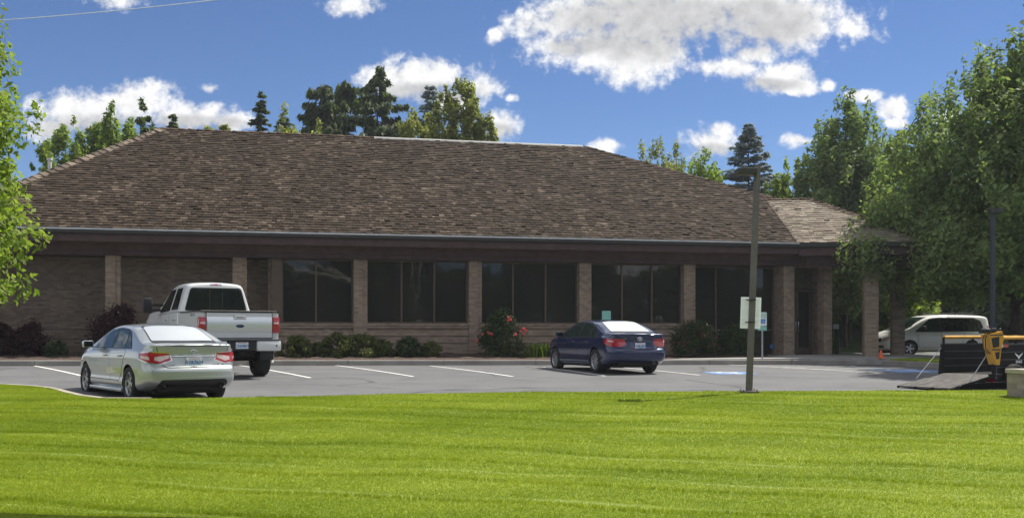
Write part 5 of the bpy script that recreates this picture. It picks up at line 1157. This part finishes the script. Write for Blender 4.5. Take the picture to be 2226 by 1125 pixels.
# ---------------------------------------------------------------- vegetation
def leaves(C, Nrm, ln, wd, rng):
    """diamond leaves: centres, normals, half length, half width"""
    n = len(C); a = rng.normal(size=(n, 3)); a -= Nrm*np.sum(a*Nrm, 1, keepdims=True); a /= np.linalg.norm(a, axis=1, keepdims=True)+1e-9; b = np.cross(Nrm, a)
    ln = np.broadcast_to(np.asarray(ln, float), n)[:, None]; wd = np.broadcast_to(np.asarray(wd, float), n)[:, None]
    V = np.empty((n, 4, 3)); V[:, 0] = C-a*ln; V[:, 1] = C+b*wd+a*ln*.15; V[:, 2] = C+a*ln; V[:, 3] = C-b*wd+a*ln*.15
    return V.reshape(-1, 3)
def oriented(C, A, B, ln, wd):
    n = len(C); ln = np.broadcast_to(np.asarray(ln, float), n)[:, None]; wd = np.broadcast_to(np.asarray(wd, float), n)[:, None]
    V = np.empty((n, 4, 3)); V[:, 0] = C-A*ln; V[:, 1] = C+B*wd; V[:, 2] = C+A*ln; V[:, 3] = C-B*wd; return V.reshape(-1, 3)
def unit(v): return v/(np.linalg.norm(v, axis=-1, keepdims=True)+1e-9)
def limbs(m, H, r0, ends, rng, lean=(0, 0), top=.8, n=9):
    pts = []; rad = []
    for t in np.linspace(0, top, n): pts.append((lean[0]*t+rng.normal(0, .012)*H*t, lean[1]*t+rng.normal(0, .012)*H*t, H*t)); rad.append(r0*(1-.85*t/top)*(1.25 if t == 0 else 1))
    m.tube(pts, rad, 9)
    for e in ends:
        t0 = max(.12, min(top*.9, (e[2]/H)*rng.uniform(.45, .75))); i = min(int(t0/top*(n-1)), n-2); s = Vector(pts[i]).lerp(Vector(pts[i+1]), t0/top*(n-1)-i); e = Vector(e); mid = s.lerp(e, .5)+Vector((0, 0, .06*(e-s).length)); r = rad[i]*.45
        m.tube([s, mid, e], [r, r*.6, r*.18], 6)
def broadleaf(name, label, base, H, prof, leaf, mat, seed, nclump=110, per=170, spread=.5, r0=.14, zsq=1.25, cat='tree', group=None, wd=.42, limbn=14, up=.25, core=.35, shoots=0):
    """prof: (height fraction, radius) from crown foot to tip"""
    rng = np.random.default_rng(seed); root = empty(name, base, 0, label, cat, group)
    th, tr = np.array([p[0] for p in prof]), np.array([p[1] for p in prof]); rmax = tr.max()
    zz = []; 
    while len(zz) < nclump:
        t = rng.uniform(th[0], th[-1]); r = np.interp(t, th, tr)
        if rng.random() < (r/rmax)**1.1+.06: zz.append(t)
    t = np.array(zz); r = np.interp(t, th, tr); q = rng.uniform(0, 2*np.pi, nclump); rad = r*np.sqrt(rng.uniform(core**2, 1, nclump))*rng.uniform(.68, 1.14, nclump)
    C = np.stack([rad*np.cos(q), rad*np.sin(q), t*H], -1); sz = spread*rng.uniform(.55, 1.25, nclump)*np.clip(.45+.6*r/rmax, .4, 1.05)
    el = np.full(nclump, zsq)
    if shoots:
        ns = shoots; t2 = rng.uniform(th[0]+.35*(th[-1]-th[0]), th[-1], ns); r2 = np.interp(t2, th, tr); q2 = rng.uniform(0, 2*np.pi, ns); C = np.concatenate([C, np.stack([r2*1.02*np.cos(q2), r2*1.02*np.sin(q2), t2*H+spread*.7], -1)]); sz = np.concatenate([sz, spread*rng.uniform(.28, .5, ns)]); el = np.concatenate([el, rng.uniform(2.2, 3.6, ns)]); nclump += ns
    k = (per*(sz/spread)**1.6).astype(int)+8; idx = np.repeat(np.arange(nclump), k); n = len(idx); d = unit(rng.normal(size=(n, 3))); rr = rng.uniform(.15, 1, n)**.55
    P = C[idx]+d*rr[:, None]*sz[idx][:, None]*np.stack([np.ones(n), np.ones(n), el[idx]], -1); out = unit(P-np.array([0, 0, 1])*(P[:, 2:3]*.85)); nr = unit(d*.5+out*.35+np.array([0, 0, up])+rng.normal(0, .55, (n, 3)))
    P += rng.normal(0, .05*spread, P.shape); s = leaf*rng.uniform(.65, 1.3, n)
    link('crown', fast_mesh('crown', leaves(P, nr, s, s*wd, rng), 4), mat, root)
    m = MB(); limbs(m, H, r0, C[rng.choice(nclump, min(limbn, nclump), replace=False)], rng); m.build('trunk', m_bark, root, True)
    return root
def conifer(name, label, base, H, Rm, leaf, mat, seed, levels=26, z0=.08, droop=.25, gaps=.12, tip=.8, r0=.16, dens=1., group=None, hang=.0, irregular=.3, nb=(5, 8)):
    rng = np.random.default_rng(seed); root = empty(name, base, 0, label, 'tree', group); P = []; A = []; B = []; S = []; m = MB()
    m.tube([(0, 0, 0), (0, 0, H*.5), (rng.normal(0, .05), rng.normal(0, .05), H*.99)], [r0, r0*.6, .015], 8)
    for i in range(levels):
        t = z0+(1-z0)*(i+rng.uniform(-.3, .3))/levels; L0 = Rm*max(.03, (1-t))**tip
        for j in range(rng.integers(*nb)):
            if rng.random() < gaps: continue
            L = L0*rng.uniform(1-irregular*1.3, 1+irregular*.6)+.08; q = rng.uniform(0, 2*np.pi); dr = droop*rng.uniform(.5, 1.4); s = np.array([0, 0, t*H]); dxy = np.array([np.cos(q), np.sin(q), 0]); side = np.array([-np.sin(q), np.cos(q), 0])
            pt = lambda u: s+dxy*L*u+np.array([0, 0, 1])*(-dr*L*u+.42*dr*L*u**3+.12*L*u*(t > .8))
            m.tube([pt(0), pt(.5), pt(1)], [.03*L0/Rm*2+.008, .02, .005], 5)
            n = int(dens*(14+52*L)); u = rng.uniform(.12, 1, n)**.75; w = rng.uniform(-1, 1, n)*L*.26*(1.12-u); zc = np.array([pt(x) for x in u]); pp = zc+side*w[:, None]+np.array([0, 0, 1])*(-np.abs(w)[:, None]*.3-hang*rng.uniform(0, 1, n)[:, None]*.35+rng.normal(0, .03, n)[:, None])
            a = unit(dxy*rng.uniform(.3, 1, n)[:, None]+side*np.sign(w)[:, None]*rng.uniform(.2, .9, n)[:, None]+np.array([0, 0, 1])*(-.25-hang*1.3*rng.uniform(0, 1, n)[:, None])+rng.normal(0, .2, (n, 3))); b = unit(np.cross(a, unit(np.array([0, 0, 1])+rng.normal(0, .5, (n, 3)))))
            P.append(pp); A.append(a); B.append(b); S.append(leaf*rng.uniform(.6, 1.3, n))
    P, A, B, S = np.concatenate(P), np.concatenate(A), np.concatenate(B), np.concatenate(S)
    link('crown', fast_mesh('crown', oriented(P, A, B, S, S*.36), 4), mat, root); m.build('trunk', m_bark, root, True); return root
def T(px, top, d, zb=.02):
    p = at(px, HY, d); return (p.x, p.y, zb), (HY-top)/F*d+CZ-zb, d/F
OV = lambda r, a=.15: [(a, r*.55), (a+.12, r*.9), (.45, r), (.65, r*.85), (.82, r*.55), (.94, r*.25), (1., .04*r)]
BG = 'trees behind the office roof'
def bl(px, top, hw, d, mat, label, seed, name='broadleaf_tree', leaf=.15, a=.15, n=130, per=150, prof=None, group=BG, zb=.02, sp=None, sh=None, **k):
    b_, H, s = T(px, top, d, zb); r = hw*s; return broadleaf(name, label, b_, H, prof(r) if prof else TOPP(r, H), leaf, LEAF[mat], seed, n, per, spread=sp or max(.35, r*.30), group=group, shoots=sh if sh is not None else n//7, **k)
def TOPP(r, H):                                             # blunt treetop: most of what shows above the roof is the upper few metres
    f = lambda dz: max(.1, 1-dz/H); return [(.12, r*.8), (f(6.0), r*1.1), (f(3.2), r), (f(1.9), r*.82), (f(1.0), r*.58), (f(.45), r*.32), (1., .05)]
COLM = lambda r: [(.05, r*.7), (.3, r), (.6, r*.95), (.8, r*.65), (.93, r*.3), (1., .05)]
# left group behind the hip
bl(100, 306, 38, 58, 'fresh', 'small light green poplar at the far left behind the roof hip', 101, 'poplar_tree', n=60, zsq=2., leaf=.13)
bl(155, 260, 52, 60, 'fresh', 'light green poplar left of the two thin spires behind the roof hip', 102, 'poplar_tree', n=100, zsq=2., leaf=.14)
bl(208, 262, 48, 61, 'fresh', 'light green poplar between the left poplar and the spire tipped one', 107, 'poplar_tree', n=80, zsq=2., leaf=.14)
bl(240, 228, 22, 60, 'fresh', 'tall light poplar ending in two thin spires behind the hip', 103, 'poplar_tree', n=90, zsq=2.6, leaf=.13)
bl(268, 246, 52, 63, 'fresh', 'bright poplar just left of the dark round pine', 104, 'poplar_tree', n=110, zsq=2., leaf=.14)
bl(312, 232, 48, 57, 'pine', 'dark green rounded pine behind the left end of the ridge', 105, 'pine_tree', n=80, leaf=.15, a=.3, zsq=.8)
b_, H, s = T(375, 246, 64); conifer('conifer_tree', 'small dark spiky conifer tip just right of the left ridge end', b_, H, 2.6, .17, LEAF['dark'], 106, 60, group=BG, gaps=.3, irregular=.5)
bl(455, 262, 20, 66, 'yellow', 'thin yellow green treetop showing above the ridge left of the dark spruce', 108, n=60, leaf=.14, zsq=1.6); bl(492, 262, 30, 66, 'yellow', 'low yellow green treetop next to the dark spruce above the ridge', 109, n=70, leaf=.14)
b_, H, s = T(567, 196, 66); conifer('conifer_tree', 'dark narrow spruce with a thin leader above the ridge', b_, H, 3.9, .19, LEAF['dark'], 110, 64, gaps=.3, group=BG, tip=.95, irregular=.55, dens=.8)
b_, H, s = T(615, 250, 70); conifer('conifer_tree', 'low dark conifer between the narrow spruce and the yellow green tree', b_, H, 4.2, .2, LEAF['pine'], 111, 54, group=BG, gaps=.3, tip=.7)
bl(656, 232, 72, 64, 'yellow', 'rounded yellow green tree left of the big dark conifers', 112, n=120, leaf=.15)
for i, (px, top, rm, lab, dd) in enumerate(((697, 176, 2.7, 'leftmost of the three big dark drooping conifers', 72), (752, 168, 3.2, 'middle, broadest of the three big dark drooping conifers', 74), (822, 138, 3.1, 'tallest of the three big dark drooping conifers, ragged top', 71))):
    b_, H, s = T(px, top, dd); conifer('conifer_tree', lab, b_, H, rm*1.75, .24, LEAF['dark'], 120+i, 46, gaps=.30, droop=.30, hang=.9, tip=.60, group=BG, irregular=.55, dens=1.15, r0=.2)
b_, H, s = T(935, 186, 80); conifer('blue_spruce', 'pale blue spruce tip behind the yellow green columns', b_, H, 6.0, .2, LEAF['blue'], 130, 70, group=BG, gaps=.2, droop=.0, tip=.8)
bl(905, 230, 52, 66, 'yellow', 'yellow green column tree in front of the blue spruce tip', 131, 'cypress_tree', n=120, zsq=1.9, leaf=.14, per=170); bl(968, 200, 46, 65, 'yellow', 'yellow green column with the left of two tall points', 132, 'cypress_tree', n=120, zsq=2.2, leaf=.14)
bl(1010, 174, 48, 65.5, 'yellow', 'tallest yellow green column right of the blue spruce tip', 133, 'cypress_tree', n=140, zsq=2.2, leaf=.14); bl(1050, 232, 34, 65, 'yellow', 'shorter yellow green column at the right of its clump', 134, 'cypress_tree', n=80, zsq=2., leaf=.14)
# right of the ridge
for i, (px, top, hw) in enumerate(((1392, 316, 34), (1430, 308, 42), (1470, 318, 34))): bl(px, top, hw, 62+i, 'yellow', ('thin wispy willow left of its clump right of the ridge end', 'middle wispy willow of the clump right of the ridge end', 'wispy willow nearest the pale green tree')[i], 140+i, 'willow_tree', n=90, per=110, zsq=2.4, leaf=.13, wd=.3)
bl(1530, 322, 60, 66, 'fresh', 'pale green tree left of the blue spruce by the lamp head', 145, n=110, leaf=.14, per=110, zsq=1.5)
b_, H, s = T(1628, 268, 68); conifer('blue_spruce', 'broad blue spruce behind the bronze lamp head', b_, H, 6.8, .19, LEAF['blue'], 146, 76, group=BG, gaps=.25, droop=-.06, tip=.95, dens=.95)
bl(1705, 366, 58, 63, 'fresh', 'small bright green tree above the valley of the porch roof', 147, n=90, leaf=.14); bl(1748, 345, 44, 62, 'maple', 'small green tree left of the tall maple', 149, n=80, leaf=.15)
bl(1845, 224, 124, 60, 'maple', 'tall conical maple behind the porch roof', 148, 'maple_tree', n=330, per=170, leaf=.15, a=.08, r0=.22, zsq=1.3, limbn=20, sp=.72, sh=70, core=.3, prof=lambda r: [(.12, r*.85), (.35, r), (.55, r*.95), (.72, r*.76), (.86, r*.5), (.95, r*.26), (1., .05)])
RG = 'trees at the right edge'
bl(1955, 312, 80, 56, 'fresh', 'lighter green maple between the conical maple and the big dark one', 150, 'maple_tree', n=180, per=150, leaf=.16, a=.06, group=RG, prof=COLM)
MAP = lambda r: [(.17, r*.6), (.26, r*.95), (.42, r), (.6, r*.8), (.76, r*.52), (.9, r*.25), (1., .06)]
BIG = lambda r: [(.18, r*.6), (.23, r*.98), (.30, r*1.13), (.38, r*1.1), (.48, r*.94), (.60, r*.82), (.72, r*.68), (.82, r*.48), (.90, r*.29), (.96, r*.14), (1., .05)]
bl(2208, 128, 325, 42, 'maple', 'biggest maple, dark and wide, hanging over the porch corner at the right edge', 151, 'maple_tree', n=640, per=200, leaf=.12, group=RG, prof=BIG, zb=.6, r0=.21, zsq=1.15, limbn=40, sp=.74, sh=120, core=.4)
p = at(2226, HY, 33); broadleaf('maple_tree', 'maple just beyond the right edge, shading the car park', (21.8, 37.0, .0), 19.5, [(.22, 2.4), (.34, 3.6), (.6, 3.9), (.8, 3.0), (.93, 1.5), (1., .1)], .16, LEAF['maple'], 153, 330, 150, spread=.95, r0=.2, group=RG, shoots=20)
bl(1838, 545, 42, 53, 'maple', 'small tree seen through the open porch', 154, 'maple_tree', n=90, per=150, leaf=.12, group=RG, prof=lambda r: [(.38, r*.6), (.5, r), (.75, r*.9), (1., r*.2)], zb=.3, r0=.1)
bl(1968, 560, 34, 50, 'fresh', 'small light green tree behind the white minivan bonnet', 155, 'maple_tree', n=60, per=120, leaf=.11, group=RG, prof=lambda r: [(.32, r*.6), (.45, r), (.75, r*.9), (1., r*.3)], zb=.3, r0=.08)
for i, (px, top, hw, d) in enumerate(((1780, 470, 90, 66), (1900, 440, 110, 65), (2030, 470, 100, 64), (2150, 440, 120, 65), (2290, 450, 110, 64))):
    bl(px, top, hw, d, 'dark', ('dark evergreen behind the porch, left of its row', 'dark evergreen seen between the porch columns', 'dark evergreen above the roof of the white minivan', 'dark evergreen behind the slim dark lamp post', 'dark evergreen at the right end of its row')[i], 160+i, 'evergreen_tree', n=150, per=170, leaf=.22, a=.02, group='dark evergreens on the bank', zb=1.6, prof=lambda r: [(.0, r*.9), (.3, r), (.6, r*.9), (.85, r*.5), (1., r*.1)])
# near tree at the left edge of the lawn
p = at(-166, HY, 14.2); broadleaf('maple_tree', 'bright backlit maple at the left edge in front of the office', (p.x, p.y, -.33), 6.7, [(.19, .55), (.26, 1.05), (.42, 1.32), (.62, 1.36), (.78, 1.02), (.9, .55), (1., .12)], .052, LEAF['fresh'], 170, 330, 80, spread=.26, r0=.07, zsq=1.0, wd=.5, limbn=34, up=.4, core=.25, shoots=30)

# ---- planting bed
def shrub(px, base_y, top, hw, mat, label, seed, v=-1.0, leaf=.045, n=60, per=110, name='shrub', group='shrubs in the planting bed', flowers=None, nf=0, fs=.04, cat='shrub', wd=.4, zsq=1., prof=None, stems=True):
    w = W(fu(px, v), v); d = float(w[1]); zb = float(np.interp(v, [-KW, 0], [.2, .36]))-.03; s = d/F; H = (HY-top)*s+CZ-zb; r = hw*s; rng = np.random.default_rng(seed)
    root = empty(name, (float(w[0]), d, zb), 0, label, cat, group); P0_ = prof(r) if prof else [(.0, r*.8), (.3, r), (.6, r*.92), (.85, r*.62), (1., r*.15)]
    th, tr = np.array([q[0] for q in P0_]), np.array([q[1] for q in P0_]); t = rng.uniform(0, 1, n); rr = np.interp(t, th, tr); q = rng.uniform(0, 2*np.pi, n); rad = rr*np.sqrt(rng.uniform(.1, 1, n)); C = np.stack([rad*np.cos(q), rad*np.sin(q)*.8, t*H], -1)
    sz = .20*min(H, 2*r)*rng.uniform(.5, 1.7, n); idx = np.repeat(np.arange(n), per); k = len(idx); dd = unit(rng.normal(size=(k, 3))); P = C[idx]+dd*(rng.uniform(.1, 1, k)**.5*sz[idx])[:, None]*np.array([1, 1, zsq]); P[:, 2] = np.maximum(P[:, 2], .02); nr = unit(dd*.6+np.array([0, 0, .4])+rng.normal(0, .5, (k, 3))); ls = leaf*rng.uniform(.6, 1.3, k)
    link('foliage', fast_mesh('foliage', leaves(P, nr, ls, ls*wd, rng), 4), LEAF[mat], root)
    m = MB()
    for i in range(7): e = C[rng.integers(n)]; m.tube([(rng.normal(0, .04), rng.normal(0, .04), -.05), tuple(e*.5+np.array([0, 0, .05])), tuple(e)], [.018, .012, .004], 5)
    m.build('stem', m_bark, root)
    if flowers:
        spots = flowers if isinstance(flowers, list) else None; FP = []
        if spots: c = np.array([[(fx-px)*s, -r*.75-.03, CZ+(HY-fy)*s-zb] for fx, fy in spots])
        else: o = P[P[:, 1] < -.1*r]; c = o[rng.choice(len(o), nf)]+np.array([0, -.05, .03])
        for cc in c:
            kk = 26 if spots else 9; d3 = unit(rng.normal(size=(kk, 3))); FP.append((cc+d3*fs*.55*rng.uniform(.5, 1, (kk, 1)), unit(d3+rng.normal(0, .3, (kk, 3)))))
        if spots:
            for a, b in FP: link('flower', fast_mesh('flower', leaves(a, b, fs*.55, fs*.42, rng), 4), LEAF['petal'], root)
            return root
        m_ = 'azalea'; pp = np.concatenate([a for a, _ in FP]); nn_ = np.concatenate([b for _, b in FP]); link('flower', fast_mesh('flower', leaves(pp, nn_, fs*.55, fs*.42, rng), 4), LEAF[m_], root)
    return root
shrub(258, 760, 674, 60, 'red', 'large dark red weeping maple behind the silver and white vehicles', 201, -1.0, .05, 90, 150, 'red_maple', None, cat='shrub'); shrub(66, 765, 706, 34, 'red', 'smaller dark red weeping maple near the left edge', 202, -1.0, .05, 60, 130, 'red_maple', None); shrub(4, 765, 708, 26, 'red', 'dark red weeping maple cut by the left edge', 203, -1.0, .05, 50, 110, 'red_maple', None)
shrub(125, 765, 742, 26, 'rose', 'low green plant between the two small red maples', 204, -1.3, n=30, per=70)
shrub(645, 770, 737, 46, 'shrub', 'low green shrub beside the tail of the white pickup', 205, -1.5, n=60); shrub(690, 772, 748, 26, 'shrub', 'small thin shrub right of the pickup tail', 206, -1.2, n=34, per=80)
shrub(735, 770, 728, 44, 'shrub', 'tallest clipped shrub under the first column gap', 207, -1.5, n=60); shrub(785, 772, 732, 50, 'shrub', 'wide green shrub in front of the brick column', 208, -1.5, n=70); shrub(826, 772, 742, 32, 'shrub', 'rounded shrub at the right end of the clipped row', 209, -1.5, n=44)
shrub(884, 774, 737, 34, 'rose', 'dull green low bush under the middle window', 210, -1.6, n=44, per=80); shrub(938, 774, 746, 30, 'shrub', 'small low bush left of the rose bush', 211, -1.6, n=40, per=80)
ROSES = [(1105, 690), (1110, 695), (1137, 714), (1143, 718), (1132, 720), (1062, 722), (1070, 726), (1050, 726), (1036, 738), (1037, 742), (1121, 726), (1139, 725), (1104, 697), (1066, 724)]
shrub(1092, 775, 680, 48, 'rose', 'tall rose bush with pink blooms against the window', 212, -1.3, .045, 80, 95, 'rose_bush', None, ROSES, fs=.07, prof=lambda r: [(0, r*.7), (.3, r), (.6, r*.85), (.8, r*.45), (1, r*.12)])
m_ = MB()
shrub(1508, 775, 704, 52, 'rose', 'azalea bush dotted with dark pink flowers right of the blue sedan', 213, -1.2, .045, 90, 110, 'azalea_bush', None, True, 70, .05); shrub(1598, 772, 712, 36, 'rose', 'dark green bush just left of the lamp post', 214, -1.0, .045, 60, 110)
def lilies(px, label, seed, hw=34, top=730, v=-1.7):
    w = W(fu(px, v), v); d = float(w[1]); zb = .22; s = d/F; rng = np.random.default_rng(seed); root = empty('daylily_clump', (float(w[0]), d, zb), 0, label, 'plant', 'strap leaved clumps'); V = []
    for i in range(230):
        bx, by = rng.normal(0, hw*s*.40), rng.normal(0, .14); h = rng.uniform(.55, 1.)*((HY-top)*s+CZ-zb); q = rng.uniform(0, 2*np.pi); l = rng.uniform(.08, .30); pr = []
        for t in (0, .4, .75, 1.): pr.append(np.array([bx+math.cos(q)*l*t**1.7, by+math.sin(q)*l*t**1.7, h*(t-.42*max(0, t-.6)**1.2*2)]))
        wv = np.array([-math.sin(q), math.cos(q), 0])*.013
        for a, b_, wa, wb in ((0, 1, 1, 1), (1, 2, 1, .75), (2, 3, .75, .1)): V += [pr[a]-wv*wa, pr[a]+wv*wa, pr[b_]+wv*wb, pr[b_]-wv*wb]
    tag(root); link('foliage', fast_mesh('foliage', np.array(V), 4), LEAF['blade'], root)
lilies(1165, 'bright strap leaved clump between the rose bush and the blue sedan', 301); lilies(1196, 'strap leaved clump half behind the nose of the blue sedan', 302, 20, 735)
bl(1812, 722, 12, 45.5, 'fresh', 'small leafy young shrub by the slim ash bin', 303, 'shrub', leaf=.06, n=26, per=40, group=None, zb=.15, a=.1, r0=.02, cat='shrub')
# wood across the road, behind the viewer: what the office windows mirror
m_pale = M('pale_bark', (.62, .58, .50), .8, var=.2)
def mirror_pt(px, py, back):
    """where a thing must stand on this side of the road for the window plane to mirror it at that picture point"""
    r = ray(px, py); v0 = P0+NN*.35; d = r[:2]; t = ((v0) @ NN)/(d @ NN); h = d*t; dn = d @ NN; rd = d-2*dn*NN; k = ((-back)-h[1])/rd[1]
    q = h+rd*k; return Vector((q[0], q[1], CZ+r[2]*(t+k)))
def wood():
    rng = np.random.default_rng(9); n = 90000; x = rng.uniform(-75, 75, n); lob = 9.0+1.4*np.sin(x*.31+1)+.9*np.sin(x*.83)+.6*np.sin(x*1.9+.6); z = rng.uniform(0, 1, n)**.8*lob-.6; y = -30-rng.uniform(0, 1, n)*7-1.5*np.sin(x*.7+z*.5); P = np.stack([x, y, z], -1); nr = unit(rng.normal(size=(n, 3))+np.array([0, .4, .5])); o = link('woodland', fast_mesh('woodland', leaves(P, nr, rng.uniform(.25, .5, n), .2, rng), 4), [LEAF['dark'], m_pale])
    # a few pale bare limbs in the same belt of wood
    bm = bmesh.new(); bm.from_mesh(o.data); m = MB()
    for pts, r in (([(602, 566), (640, 588), (690, 596), (735, 606), (770, 622)], .22), ([(640, 572), (680, 578), (720, 592), (762, 616)], .16), ([(880, 566), (876, 610), (884, 650), (872, 700)], .10), ([(896, 566), (892, 610), (886, 660), (884, 700)], .09)): m.tube([mirror_pt(px, py, 26 if r > .12 else 27) for px, py in pts], r, 6, 1)
    vs = [bm.verts.new(v) for v in m.v]
    for f in m.f: fc = bm.faces.new([vs[i] for i in f]); fc.material_index = 1; fc.smooth = True
    bm.to_mesh(o.data); bm.free()
    tag(o, 'dark green belt of woodland across the road', 'woodland', kind='stuff')
wood()

# thin pale veil added over everything to lift the dark tones
def veil():
    m = MB(); m.box(-330, 330, -330, 330, -2.2, 26); o = m.build('veil', None); t = NT('veil_air'); v = t.n('ShaderNodeVolumePrincipled'); v.inputs['Color'].default_value = (.86, .92, 1., 1); v.inputs['Density'].default_value = .0004; v.inputs['Anisotropy'].default_value = .25
    t.l(v.outputs[0], t.out.inputs['Volume']); o.data.materials.append(t.m); kind(o, 'stuff'); o['label'] = 'thin pale veil added in the air to lift the darks'; o['category'] = 'veil'
veil()
